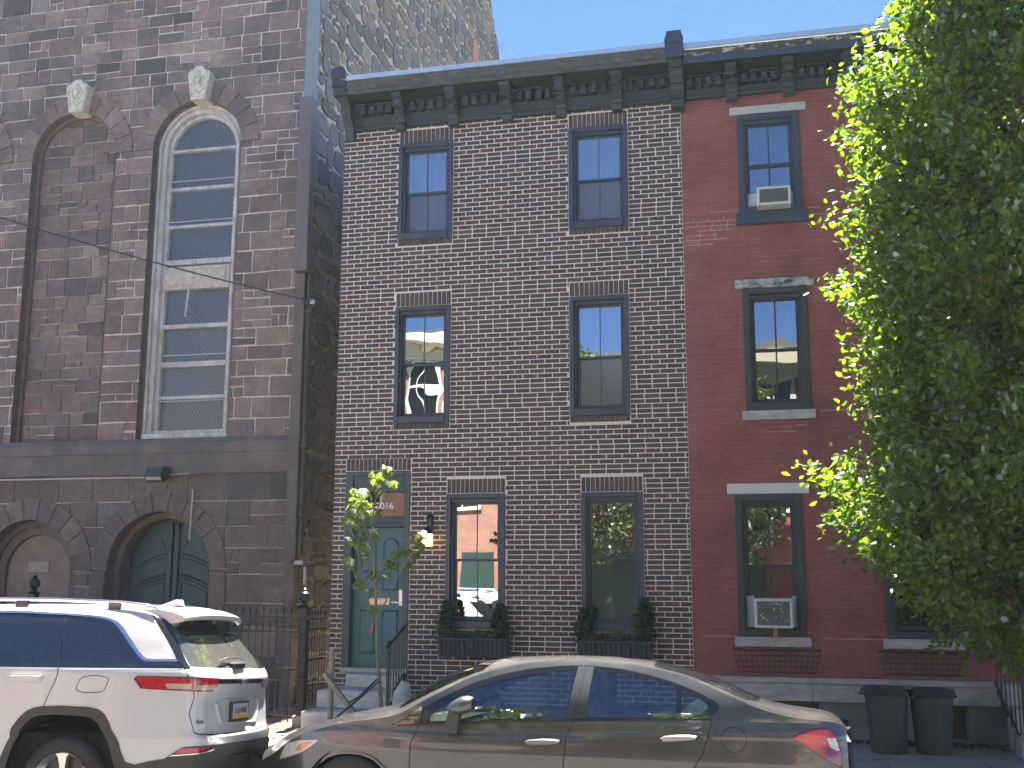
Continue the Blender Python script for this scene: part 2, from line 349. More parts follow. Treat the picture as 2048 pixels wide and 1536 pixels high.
def cornice(house, x0, x1, zf, zs, zt, brackets, mods, m_main, fascia, flash_h=.07, end_l=False):
    """bracketed wooden cornice: frieze, modillions, brackets, soffit and moulded fascia. zf bottom of frieze, zs soffit, zt top"""
    c = MB(); c.box(x0, x1, -.06, .02, zf, zs); c.bev(x0, x1, -.085, -.06, zf, zf + .05, .01); c.bev(x0, x1, -.08, -.06, zf + .20, zf + .225, .006); c.bev(x0, x1, -.075, -.06, zf + .24, zf + .255, .005)
    c.bev(x0, x1, -.10, -.06, zs - .05, zs, .012); c.box(x0, x1, -.44, -.0, zs, zs + .03)
    ob = c.build("cornice", m_main, house)
    f = MB(); prof = fascia
    f.prism(prof, 'x', x0, x1); f.build("fascia", [M_peel], ob)
    t = MB(); t.box(x0, x1, -.525, -.50, zt - .012, zt + flash_h - .012); t.add([(x0, -.525, zt + flash_h - .012), (x1, -.525, zt + flash_h - .012), (x1, -.2, zt + flash_h + .03), (x0, -.2, zt + flash_h + .03)], [(0, 1, 2, 3)])
    t.build("flashing", M_tin, ob)
    for bx in brackets:
        k = MB(); w = .074
        zb = zf - .10; H = zs - zb
        prof = [(-.06, zb), (-.155, zb + .015), (-.165, zb + .09), (-.12, zb + .13), (-.14, zb + .17), (-.20, zb + .2), (-.215, zb + .27), (-.19, zb + .31), (-.24, zb + .35), (-.30, zb + .38), (-.315, zb + H - .14), (-.27, zb + H - .115), (-.33, zb + H - .09), (-.38, zb + H - .06), (-.385, zs), (-.06, zs)]
        k.prism(prof, 'x', bx - w, bx + w)
        k.bev(bx - w * .7, bx + w * .7, -.33, -.28, zb + .41, zb + H - .16, .008); k.bev(bx - w * .7, bx + w * .7, -.235, -.19, zb + .21, zb + .29, .008)
        for zz in (zb + .33, zb + H - .115): k.bev(bx - w * 1.12, bx + w * 1.12, -.30, -.06, zz, zz + .022, .006)
        k.build("bracket", m_main, ob)
    for mx in mods:
        k = MB(); k.bev(mx - .045, mx + .045, -.17, -.06, zs - .2, zs - .07, .008); k.bev(mx - .055, mx + .055, -.21, -.06, zs - .07, zs - .05, .006); k.bev(mx - .03, mx + .03, -.19, -.17, zs - .18, zs - .09, .008)
        k.build("modillion", m_main, ob)
    return ob
# ------------------------------------------------------------ the brown brick house
HX0, HX1 = -6.15, -1.115
house = thing("brick_house", "narrow three-storey house of dark brown brick with pale joints and a teal front door", "house", (-3.63, 0, 0))
WIN = {'W3L': (-5.27, -4.44, 6.835, 8.325), 'W3R': (-2.715, -1.87, 6.83, 8.33), 'W2L': (-5.275, -4.445, 4.125, 5.83), 'W2R': (-2.715, -1.885, 4.155, 5.84), 'W1L': (-4.465, -3.63, 1.285, 3.115), 'W1R': (-2.57, -1.735, 1.28, 3.11)}
DOOR = (-5.97, -5.0, 0.72, 3.45); CELL = (-4.45, -3.68, 0.05, 0.45)
holes = list(WIN.values()) + [DOOR, CELL]
b = MB(); holes_grid(b, HX0, HX1, -.05, 8.62, holes, 0.006); reveals(b, holes, 0.006, .2)
mort = b.build("wall", M_mortar, house); b = MB()
wall_back = [(HX0, .006), (HX0, 9.0), (HX1 - .001, 9.0), (HX1 - .001, .006)]
for (p, q) in zip(wall_back, wall_back[1:]): b.add([(p[0], p[1], -.05), (q[0], q[1], -.05), (q[0], q[1], 9.1), (p[0], p[1], 9.1)], [(0, 1, 2, 3)])
b.build("side_wall", mat("dark side brick", (.085, .065, .06), .9, var=.3, vscale=8), house)  # side walls kept dark to cut bounced light in the passage
# every brick of the street front
b = MB(); PZ, PX, J = 0.0675, 0.2127, 0.0155
lint = [(h[0], h[1], h[3] + .006, h[3] + .215) for h in WIN.values()] + [(DOOR[0] + .0, DOOR[1], DOOR[3] + .006, DOOR[3] + .19), (CELL[0], CELL[1], CELL[3] + .004, CELL[3] + .205)]
sill = [(WIN[k][0], WIN[k][1], WIN[k][2] - .088, WIN[k][2] - .004) for k in ('W3L', 'W3R', 'W2L', 'W2R')]
BC = [((.070, .048, .044), 10), ((.082, .050, .043), 6), ((.056, .043, .043), 7), ((.098, .052, .047), 3), ((.045, .040, .046), 3), ((.125, .053, .046), 1), ((.065, .054, .042), 3)]
BCL = [c for c, k in BC for _ in range(k)]
def brick(x0, x1, z0, z1, d=None):
    if x1 - x0 < .018 or z1 - z0 < .012: return
    c = random.choice(BCL); g = random.uniform(.84, 1.16); c = tuple((q * .72 + r_ * .28) * g * 1.08 for q, r_ in zip(c, (.068, .049, .046)))
    y = random.uniform(-.0015, .0015) if d is None else d; e = lambda: random.uniform(-.0012, .0012)
    v = [(x0 + e(), y, z0 + e()), (x1 + e(), y, z0 + e()), (x1 + e(), y, z1 + e()), (x0 + e(), y, z1 + e())]; w = [(q[0], .008, q[2]) for q in v]
    b.add(v + w, [(0, 1, 2, 3), (1, 0, 4, 5), (2, 1, 5, 6), (3, 2, 6, 7), (0, 3, 7, 4)], c)
row = 0; z = -.01
while z < 8.60:
    z0, z1 = z, min(z + PZ - J, 8.60)
    off = HX0 - (PX / 2 if row % 2 else 0) + random.uniform(-.006, .006)
    segs = []
    x = off
    while x < HX1:
        w = PX if random.random() > .012 else PX * .5
        segs.append((max(x, HX0), min(x + w - J, HX1 - .006))); x += w
    for (a, c) in segs:
        parts = [(a, c)]
        for h in holes + lint + sill:
            if h[2] < z1 - .006 and h[3] > z0 + .006:
                nx = []
                for (p, q) in parts:
                    if h[0] - .010 >= q or h[1] + .010 <= p: nx.append((p, q)); continue
                    if h[0] - .010 > p: nx.append((p, h[0] - .010))
                    if h[1] + .010 < q: nx.append((h[1] + .010, q))
                parts = nx
        for (p, q) in parts: brick(p, q, z0, z1)
    z += PZ; row += 1
for (a, c, z0, z1) in lint:                         # upright bricks over the openings
    n = max(1, round((c - a) / .0665)); w = (c - a) / n
    for k in range(n): brick(a + k * w + .005, a + (k + 1) * w - .005, z0 + .006, z1 - .01, -.001)
for (a, c, z0, z1) in sill:
    n = round((c - a) / .0665); w = (c - a) / n
    for k in range(n): brick(a + k * w + .005, a + (k + 1) * w - .005, z0 + .004, z1, -.018)
b.build("brickwork", M_brick, mort)
b = MB(); b.add([(HX0, -.3, 9.2), (HX1, -.3, 9.2), (HX1, 9, 8.7), (HX0, 9, 8.7)], [(0, 1, 2, 3)]); b.add([(HX0, .3, 8.55), (HX1, .3, 8.55), (HX1, .3, 9.2), (HX0, .3, 9.2)], [(0, 1, 2, 3)])
b.build("roof", M_roof, house)
# floors inside, so that each pane looks into a dim room
b = MB()
for zz in (.6, 3.75, 6.5): b.box(HX0 + .05, HX1 - .05, .21, 6, zz - .05, zz)
b.box(HX0 + .05, HX1 - .05, 4.0, 4.1, .6, 8.6); b.build("floor", M_room, house)
zmid = {'W3L': 7.565, 'W3R': 7.56, 'W2L': 4.995, 'W2R': 4.985, 'W1L': 2.21, 'W1R': 2.235}
for k, h in WIN.items():
    top = k[1] == '3'
    sash_window(house, *h, zmid[k], M_navy, M_glass if k != 'W2L' else M_glass_w, M_screen if top or k == 'W2R' else (M_glass_w if k == 'W2L' else M_glass), curtain=(8.24, 6.9) if top else None, mull=.006)
# front door, transom and frame
b = MB(); dx0, dx1, dz0, dz1 = DOOR
for (p, q) in ((dx0, dx0 + .115), (dx1 - .085, dx1)): b.bev(p, q, -.02, .2, dz0, dz1, .008)
b.bev(dx0 + .115, dx1 - .085, -.02, .2, dz1 - .06, dz1, .008); b.bev(dx0 + .115, dx1 - .085, .01, .2, 3.16, dz1 - .06, .006); b.bev(dx0 + .115, dx1 - .085, -.005, .2, 3.375, 3.39, .004)
b.bev(dx0 + .115, dx1 - .085, .02, .2, 2.67, 2.82, .006); b.bev(dx0 + .115, dx1 - .085, .0, .03, 2.70, 2.72, .004); b.bev(dx0 + .115, dx1 - .085, .0, .03, 2.75, 2.79, .004)
M_frame_t = mat("slate blue door frame", (0.036, 0.066, 0.082), 0.45, var=0.12, vscale=5)
fr = b.build("door_frame", M_frame_t, house)
M_teal = mat("teal door paint", (0.022, 0.125, 0.165), 0.38, var=0.08, vscale=4)
lx0, lx1 = dx0 + .115, dx1 - .085
b = MB(); b.box(lx0, lx1, .10, .15, .735, 2.66)
dm = b.build("door", M_teal, house)
def arch_panel(x0, x1, z0, z1, arched):
    k = MB(); yy = .10
    def rim(o): 
        a, c, lo, hi = x0 + o, x1 - o, z0 + o, z1 - o
        if not arched: return [(a, lo), (c, lo), (c, hi), (a, hi)]
        r = (c - a) / 2; return [(a, lo), (c, lo)] + [((a + c) / 2 + r * math.cos(math.pi * t / 14), hi - r + r * math.sin(math.pi * t / 14)) for t in range(15)]
    A, B, C_ = rim(0), rim(.014), rim(.03); n = len(A)
    for P, Q, ya, yb in ((A, B, yy, yy - .014), (B, C_, yy - .014, yy - .004)):
        k.add([(p[0], ya, p[1]) for p in P] + [(q[0], yb, q[1]) for q in Q], [(i, (i + 1) % n, n + (i + 1) % n, n + i) for i in range(n)])
    k.add([(p[0], yy - .004, p[1]) for p in C_], [tuple(range(n))]); k.build("panel", M_teal, dm)
mid = (lx0 + lx1) / 2
arch_panel(lx0 + .10, mid - .045, 1.78, 2.52, True); arch_panel(mid + .045, lx1 - .10, 1.78, 2.52, True)
arch_panel(lx0 + .10, mid - .045, .92, 1.52, False); arch_panel(mid + .045, lx1 - .10, .92, 1.52, False)
M_brass = mat("worn brass", (0.55, 0.47, 0.32), 0.35, metal=0.9, var=0.15, vscale=20)
M_steel = mat("satin steel", (0.72, 0.72, 0.70), 0.28, metal=0.9)
b = MB(); b.bev(-5.615, -5.30, .083, .10, 1.585, 1.685, .008); b.bev(-5.58, -5.335, .074, .084, 1.605, 1.665, .006); b.build("letter_slot", M_brass, dm)
b = MB(); b.bev(-5.175, -5.105, .07, .10, 1.575, 1.805, .02); b.tube([(-5.14, .07, 1.625), (-5.14, .035, 1.625), (-5.26, .03, 1.628)], .012, 8); b.lathe([(.0, -.012), (.02, -.012), (.022, 0)], (-5.14, .07, 1.75), 'y', 16); b.build("handle", M_steel, dm)
M_trans = glass_mat("transom glass", 0.10, (0.5, 0.45, 0.4), 0.003, 2.0)
b = MB(); b.add([(lx0, .12, 2.82), (lx1, .12, 2.82), (lx1, .12, 3.16), (lx0, .12, 3.16)], [(0, 1, 2, 3)]); tr = b.build("transom_pane", M_trans, house)
b = MB(); b.box(lx0, lx1, .24, .26, 2.8, 3.18); b.build("blind", mat("brown blind", (0.055, 0.042, 0.038), 0.8), house)
def letters(txt, size, loc, rot, m, parent, name="number", depth=.004, bold=0.0, sx=1.0):
    cu = bpy.data.curves.new(name, 'FONT'); cu.body = txt; cu.size = size; cu.align_x = 'CENTER'; cu.align_y = 'CENTER'; cu.extrude = depth; cu.offset = bold
    t = bpy.data.objects.new(name, cu); COL.objects.link(t); dg = bpy.context.evaluated_depsgraph_get()
    me = bpy.data.meshes.new_from_object(t.evaluated_get(dg)); bpy.data.objects.remove(t); bpy.data.curves.remove(cu)
    me.transform(Matrix.Translation(loc) @ rot.to_4x4() @ Matrix.Diagonal((sx, 1, 1, 1))); me.materials.clear(); me.materials.append(m)
    o = bpy.data.objects.new(name, me); COL.objects.link(o); hang(o, parent); return o
RX90 = Matrix.Rotation(R(90), 3, 'X')
M_white = mat("white lettering", (0.85, 0.85, 0.82), 0.6)
letters("2016", .135, (-5.42, .113, 2.965), RX90, M_white, tr, bold=.001)
b = MB(); b.box(DOOR[0], DOOR[1], -.04, .2, .68, .735); b.build("threshold", M_marble, house)
b = MB(); b.box(CELL[0], CELL[1], .1, .12, CELL[2], CELL[3]); b.build("cellar_grille", M_iron, house)
# cornice of the brown house
br = [-5.22, -4.41, -3.59, -2.80, -1.99]; ends = [-5.99] + br + [-1.14]; mods = []
for a, c in zip(ends, ends[1:]): mods += [a + (c - a) * t for t in (.235, .41, .59, .765)]
fas = [(-.40, 8.985), (-.44, 8.985), (-.445, 9.035), (-.455, 9.045), (-.47, 9.05), (-.475, 9.075), (-.50, 9.12), (-.51, 9.19), (-.40, 9.2)]
co = cornice(house, -6.04, -1.245, 8.585, 8.985, 9.19, br, mods, M_navy2, fas)
def pier(x0, x1, zb, zt, parent, flare=True):
    k = MB(); w = (x1 - x0); c = (x0 + x1) / 2; h = w / 2
    k.bev(x0, x1, -.56, -.02, zb, zb + .2, .006)
    p = [(-h, zb + .2), (h, zb + .2), (h, zb + .23), (h + .012, zb + .235), (h - .012, zb + .3), (h - .03, zt), (-h + .03, zt), (-h + .012, zb + .3), (-h - .012, zb + .235), (-h, zb + .23)]
    k.prism([(c + q[0], q[1]) for q in p], 'y', -.57, -.02)
    k.build("cornice_pier", M_navy, parent)
    q = MB(); zb2 = 8.42
    q.prism([(-.02, zb2), (-.20, zb2 + .02), (-.21, zb2 + .12), (-.16, zb2 + .16), (-.24, zb2 + .24), (-.26, zb2 + .33), (-.36, zb2 + .42), (-.38, zb2 + .5), (-.46, zb2 + .56), (-.47, zb), (-.02, zb)], 'x', c - h * .72, c + h * .72)
    for zz in (zb2 + .12, zb2 + .3, zb2 + .47): q.bev(c - h * .85, c + h * .85, -.40 if zz > zb2 + .4 else -.27, -.02, zz, zz + .03, .008)
    q.build("end_bracket", M_navy2, parent)
pier(-1.265, -1.015, 9.01, 9.385, house)
k = MB()
for i, (y0, z0, z1) in enumerate(((-.50, 8.97, 9.09), (-.53, 9.09, 9.2), (-.56, 9.2, 9.33))): k.bev(-6.155 - .01 * i, -5.945, y0, -.02, z0, z1, .012)
k.prism([(-6.17, 9.33), (-5.945, 9.33), (-5.97, 9.38), (-6.05, 9.395), (-6.14, 9.375)], 'y', -.55, -.05); k.build("cornice_pier", M_navy2, house)
k = MB(); k.prism([(-.02, 8.42), (-.10, 8.42), (-.13, 8.6), (-.26, 8.72), (-.30, 8.88), (-.42, 8.97), (-.02, 8.97)], 'x', -6.10, -5.965); k.build("end_bracket", M_navy2, house)

# ------------------------------------------------------------ the red brick house next door
def red_brick_mat(name="painted red brick", c1=(.255, .074, .070), c2=(.325, .096, .088), c3=(.33, .14, .13)):
    m, n, l, p = _nt(name); p.inputs["Roughness"].default_value = 0.78
    tc = n.new("ShaderNodeTexCoord"); mp = n.new("ShaderNodeMapping"); l.new(tc.outputs["Object"], mp.inputs[0]); mp.inputs["Rotation"].default_value = (R(-90), 0, 0)
    bt = n.new("ShaderNodeTexBrick"); l.new(mp.outputs[0], bt.inputs["Vector"]); bt.inputs["Scale"].default_value = 1.0
    bt.inputs["Brick Width"].default_value = .205; bt.inputs["Row Height"].default_value = .0645; bt.inputs["Mortar Size"].default_value = .0032; bt.inputs["Mortar Smooth"].default_value = .3
    bt.inputs["Color1"].default_value = (*c1, 1); bt.inputs["Color2"].default_value = (*c2, 1); bt.inputs["Mortar"].default_value = (*c3, 1); bt.inputs["Bias"].default_value = -.2
    nz = N(n, "ShaderNodeTexNoise", Scale=1.1, Detail=9.0, Roughness=0.72); l.new(tc.outputs["Object"], nz.inputs["Vector"])
    r1 = ramp(n, [(.3, .72), (.7, 1.28)]); l.new(nz.outputs[0], r1.inputs[0])
    mx = N(n, "ShaderNodeMix", data_type='RGBA', blend_type='MULTIPLY'); mx.inputs[0].default_value = 1; l.new(bt.outputs[0], mx.inputs[6]); l.new(r1.outputs[0], mx.inputs[7])
    # worn courses where pale pointing shows as thin broken lines
    st = n.new("ShaderNodeMapping"); st.inputs["Scale"].default_value = (2.2, 1, 28); l.new(tc.outputs["Object"], st.inputs[0])
    n2 = N(n, "ShaderNodeTexNoise", Scale=1.6, Detail=5.0, Roughness=0.65); l.new(st.outputs[0], n2.inputs["Vector"]); r2 = ramp(n, [(.54, 0.0), (.62, 1.0)]); l.new(n2.outputs[0], r2.inputs[0])
    n3 = N(n, "ShaderNodeTexNoise", Scale=.55, Detail=3.0); l.new(tc.outputs["Object"], n3.inputs["Vector"]); r3 = ramp(n, [(.40, 0.0), (.60, 1.0)]); l.new(n3.outputs[0], r3.inputs[0])
    mu = N(n, "ShaderNodeMath", operation='MULTIPLY'); l.new(r2.outputs[0], mu.inputs[0]); l.new(bt.outputs["Fac"], mu.inputs[1])
    mu2 = N(n, "ShaderNodeMath", operation='MULTIPLY'); l.new(mu.outputs[0], mu2.inputs[0]); l.new(r3.outputs[0], mu2.inputs[1])
    m2 = N(n, "ShaderNodeMix", data_type='RGBA'); l.new(mu2.outputs[0], m2.inputs[0]); l.new(mx.outputs[2], m2.inputs[6]); m2.inputs[7].default_value = (.42, .36, .33, 1)
    l.new(m2.outputs[2], p.inputs["Base Color"])
    n4 = N(n, "ShaderNodeTexNoise", Scale=60, Detail=5.0); l.new(tc.outputs["Object"], n4.inputs["Vector"])
    ad = N(n, "ShaderNodeMath", operation='MULTIPLY_ADD'); l.new(bt.outputs["Fac"], ad.inputs[0]); ad.inputs[1].default_value = -.8; l.new(n4.outputs[0], ad.inputs[2])
    bp = n.new("ShaderNodeBump"); bp.inputs["Strength"].default_value = .6; bp.inputs["Distance"].default_value = .006; l.new(ad.outputs[0], bp.inputs["Height"]); l.new(bp.outputs[0], p.inputs["Normal"])
    return m
M_red = red_brick_mat()
RX0, RX1 = -1.112, 4.35
red = thing("brick_house", "red painted brick house with white stone lintels, behind the leafy street tree", "house", (1.6, 0, 0))
RW = {'W3': (-.345, .485, 6.875, 8.305), 'W2': (-.345, .49, 4.155, 5.82), 'W1': (-.53, .315, 1.24, 3.055), 'W1b': (1.285, 2.13, 1.24, 3.055), 'W2b': (1.29, 2.12, 4.155, 5.82), 'W3b': (1.29, 2.12, 6.875, 8.305)}
RD = (2.75, 3.75, .75, 3.4); RC = [(-.12, .43, .05, .455), (1.63, 2.18, .05, .455)]
rh = list(RW.values()) + [RD]
b = MB(); holes_grid(b, RX0, RX1, .74, 8.60, rh, 0.004); reveals(b, rh, .004, .2)
for (p, q) in (((RX1, .004), (RX1, 9)), ((RX1, 9), (RX0, 9)), ((RX0, 9), (RX0, .004))): b.add([(p[0], p[1], -.05), (q[0], q[1], -.05), (q[0], q[1], 9.0), (p[0], p[1], 9.0)], [(0, 1, 2, 3)])
rw = b.build("wall", M_red, red)
# repointed courses: thin pale joints left of and beside the top window, and single cracks
b = MB()
for k, (x0, x1) in enumerate(((-1.09, -.38), (-1.09, -.40), (-.93, -.42), (-1.09, -.65), (-1.09, -.52), (-1.09, -.72))):
    zz = 6.80 - k * .0645; b.box(x0, x1, -.0035, .003, zz, zz + .009)
    x = x0 + random.uniform(.08, .2)
    while x < x1: b.box(x, x + .008, -.003, .003, zz + .009, zz + .0645); x += .205
for (x0, x1, zz) in ((-.75, -.38, 6.93), (.56, 1.2, 6.80), (.55, .72, 6.90), (.6, 1.2, 4.13), (.52, 1.25, 1.22), (-.98, -.55, 1.235), (2.15, 2.6, 1.225), (-.05, .3, 3.87), (.3, .42, 3.95)): b.box(x0, x1, -.0035, .003, zz, zz + .008)
b.build("repointing", mat("pale joint", (.45, .38, .34), .9, var=.2, vscale=20), rw)
b = MB(); b.add([(RX0, -.3, 9.13), (RX1, -.3, 9.13), (RX1, 9, 8.7), (RX0, 9, 8.7)], [(0, 1, 2, 3)]); b.build("roof", M_roof, red)
b = MB()
for zz in (.6, 3.75, 6.5): b.box(RX0 + .05, RX1 - .05, .21, 6, zz - .05, zz)
b.box(RX0 + .05, RX1 - .05, 4.0, 4.1, .6, 8.6); b.build("floor", M_room, red)
M_glass_r = glass_mat("old window glass", 0.33, (0.5, 0.56, 0.56), 0.003, 1.6)
M_glass_d = glass_mat("dim window glass", 0.2, (0.5, 0.56, 0.56), 0.003, 1.6)
for k, h in RW.items():
    zm = {'3': 7.585, '2': 4.99, '1': 2.135}[k[1]]
    sash_window(red, *h, zm, M_navy if k[1] == '3' else M_navy2, M_glass_r, M_glass_r if k[1] == '3' else M_glass_d, cas=.085, bot=.09 if k != 'W2' else .11, mull=.012)
M_peel_l = mat("flaking painted lintel", (.52, .52, .50), .8, var=.1, vscale=12, col2=(.035, .05, .06), dscale=9, damount=.95, bump=.4, bscale=40, stretch=(1, 1, 1.6))
def lint_sill(k, lz, sz, lm, sm, ly=.03, sy=.07):
    h = RW[k]; b = MB(); b.bev(h[0] - .095, h[1] + .10, -ly, .1, lz[0], lz[1], .006); b.build("lintel", lm, red)
    b = MB(); b.bev(h[0] - .05, h[1] + .055, -sy, .1, sz[0], sz[1], .006); b.build("sill", sm, red)
for k in ('W3', 'W3b'): lint_sill(k, (8.308, 8.42), (6.71, 6.872), M_lintel, M_navy, .025, .075)
for k in ('W2', 'W2b'): lint_sill(k, (5.823, 5.945), (4.03, 4.152), M_peel_l, M_marble, .035, .06)
for k in ('W1', 'W1b'): lint_sill(k, (3.058, 3.195), (1.115, 1.237), mat("white painted lintel", (.72, .72, .70), .6, var=.05, vscale=8), M_marble, .035, .06)
b = MB(); b.bev(RX0 + .002, 2.55, -.075, .1, .672, .742, .012); x = RX0 + .002
for x1 in (.36, 1.55, 2.55): b.bev(x, x1 - .004, -.055, .1, .455, .669, .006); x = x1
b.build("water_table", M_marble, red)
b = MB(); holes_grid(b, RX0, RX1, -.05, .74, RC, 0.012); reveals(b, RC, .012, .3); b.build("base_wall", mat("grey render", (.27, .28, .27), .9, var=.2, vscale=5, bump=.3, bscale=30, col2=(.13, .14, .13), dscale=2.5, damount=.7), red)
for h in RC: b = MB(); b.box(h[0], h[1], .28, .3, h[2], h[3]); b.build("cellar_window", M_iron, red)
b = MB(); b.box(RD[0], RD[1], .1, .16, RD[2], RD[3]); b.build("door", M_navy2, red)
ends = [-1.14, -.40, .36, 1.14, 1.92, 2.70, 3.48, 4.26]; mods = []
for a, c in zip(ends, ends[1:]): mods += [a + (c - a) * t for t in (.235, .41, .59, .765)]
M_peel2 = mat("peeling brown fascia", (.075, .06, .055), .8, var=.3, vscale=12, bump=.5, bscale=40)
def peel_mat():
    m, n, l, p = _nt("peeling brown paint"); p.inputs["Roughness"].default_value = .8
    tc = n.new("ShaderNodeTexCoord"); mp = n.new("ShaderNodeMapping"); mp.inputs["Scale"].default_value = (2.0, 2.0, 5.0); l.new(tc.outputs["Object"], mp.inputs[0])
    nz = N(n, "ShaderNodeTexNoise", Scale=3.0, Detail=10.0, Roughness=.75); l.new(mp.outputs[0], nz.inputs["Vector"])
    r = ramp(n, [(.44, (.07, .055, .05)), (.54, (.09, .075, .07)), (.56, (.5, .48, .42)), (.75, (.55, .53, .47))]); l.new(nz.outputs[0], r.inputs[0]); l.new(r.outputs[0], p.inputs["Base Color"])
    return m
M_flake = peel_mat()
fas = [(-.40, 8.925), (-.47, 8.925), (-.47, 9.03), (-.455, 9.035), (-.455, 9.13), (-.40, 9.13)]
co2 = cornice(red, -1.02, RX1, 8.585, 8.925, 9.14, ends[1:-1], mods, M_navy2, fas, flash_h=.075)
for ch in co2.children:
    if ch.name.startswith("fascia"): ch.data.materials[0] = M_navy
b = MB(); b.box(-1.015, RX1, -.462, -.458, 9.036, 9.128); b.build("flaking_board", M_flake, co2)
# plain neighbour further right, behind the tree
nb = thing("brick_house", "plain brick house at the right edge, behind the tree crown", "house", (7, 0, 0))
b = MB(); b.box(RX1 + .01, 12, .02, 9, -.05, 9.0); b.build("wall", M_red, nb)
b = MB(); b.box(RX1 + .01, 12, -.4, 0.02, 8.6, 9.1); b.build("cornice", M_navy2, nb)
# ------------------------------------------------------------ the stone church on the left
church = thing("church", "tall church of purple-brown squared stone with white-framed arched window and dark arched door", "church", (-11, 1.5, 0))
CY = 1.5; CX1 = -7.45; CX0 = -19.0; CZ = 15.0
M_stone = mat("brownstone", (.2, .15, .14), .85, var=.30, vscale=9, attr=True, col2=(.085, .075, .075), dscale=.9, damount=.55, bump=.7, bscale=26)
M_cmort = mat("church mortar", (.64, .58, .54), .95, var=.2, vscale=14, bump=.4, bscale=60)
SP = [((.205, .155, .145), 6), ((.175, .140, .135), 6), ((.235, .185, .165), 4), ((.150, .125, .125), 4), ((.225, .155, .150), 4), ((.185, .165, .160), 4), ((.105, .092, .100), 2), ((.26, .215, .19), 2), ((.07, .065, .075), 1)]
SPL = [(c[0] * .75 * 1.24 + .055, c[1] * .75 * 1.14 + .046, c[2] * .75 * 1.08 + .043) for c, k in SP for _ in range(k)]
ARC = [(-9.485, 1.16, .83, 9.28), (-11.88, 1.16, .83, 9.28), (-14.28, 1.16, .83, 9.28)]       # upper arches: centre, ring, opening, spring
LOW = [(-9.78, 1.215, .92, 2.09), (-12.20, 1.215, .86, 2.04), (-14.62, 1.215, .86, 2.04)]    # lower arches
SB, ST = 3.62, 4.20                                          # string course
cuts = []
for (c, ro, ri, s) in ARC: cuts += [arch_poly(c, ro, s, s, 24), [(c - ri, ST), (c + ri, ST), (c + ri, s), (c - ri, s)]]
for (c, ro, ri, s) in LOW: cuts += [arch_poly(c, ro, s, s, 24), [(c - ri, -.1), (c + ri, -.1), (c + ri, s), (c - ri, s)]]
# mortar backing, with the openings left out
b = MB()
def backing(z0, z1, x0, x1):
    polys = [[(x0, z0), (x1, z0), (x1, z1), (x0, z1)]]
    for (c, ro, ri, s) in ARC + LOW:
        for cl in (arch_poly(c, ri, s, s, 24), [(c - ri, -.2 if s < 4 else ST), (c + ri, -.2 if s < 4 else ST), (c + ri, s), (c - ri, s)]):
            nx = []
            for p in polys: nx += subtract(p, cl)
            polys = nx
    for p in polys: b.add([(q[0], CY + .012, q[1]) for q in p], [tuple(range(len(p)))])
backing(-.1, SB + .1, CX0, CX1 - .004); backing(ST, CZ, CX0, CX1 - .004)
b.add([(CX1 - .012, CY + .012, -.1), (CX1 - .012, 14.8, -.1), (CX1 - .012, 14.8, 16.9), (CX1 - .012, 13.0, 18.85), (CX1 - .012, CY + .012, 18.85)], [(0, 1, 2, 3, 4)])
b.add([(CX0, CY + .012, 15), (CX1 - .012, CY + .012, 15), (CX1 - .012, CY + .012, 18.85), (CX0, CY + .012, 18.85)], [(0, 1, 2, 3)])
b.add([(CX0, CY + .012, 18.85), (CX1 - .012, CY + .012, 18.85), (CX1 - .012, 13, 18.85), (CX0, 13, 18.85)], [(0, 1, 2, 3)])
b.add([(CX0, 14.8, -.1), (CX1 - .012, 14.8, -.1), (CX1 - .012, 14.8, 16.9), (CX0, 14.8, 16.9)], [(0, 1, 2, 3)])
b.add([(CX0, CY + .012, -.1), (CX0, 14.8, -.1), (CX0, 14.8, 18), (CX0, CY + .012, 18)], [(0, 1, 2, 3)])
cwall = b.build("wall", M_cmort, church)
def stone(mb, poly, f, d0, d1, col):
    """one facing stone: polygon in wall coordinates, f maps (u, v, depth) to space"""
    n = len(poly); mb.add([f(p[0], p[1], d0) for p in poly] + [f(p[0], p[1], d1) for p in poly], [tuple(range(n))] + [((i + 1) % n, i, n + i, n + (i + 1) % n) for i in range(n)], col)
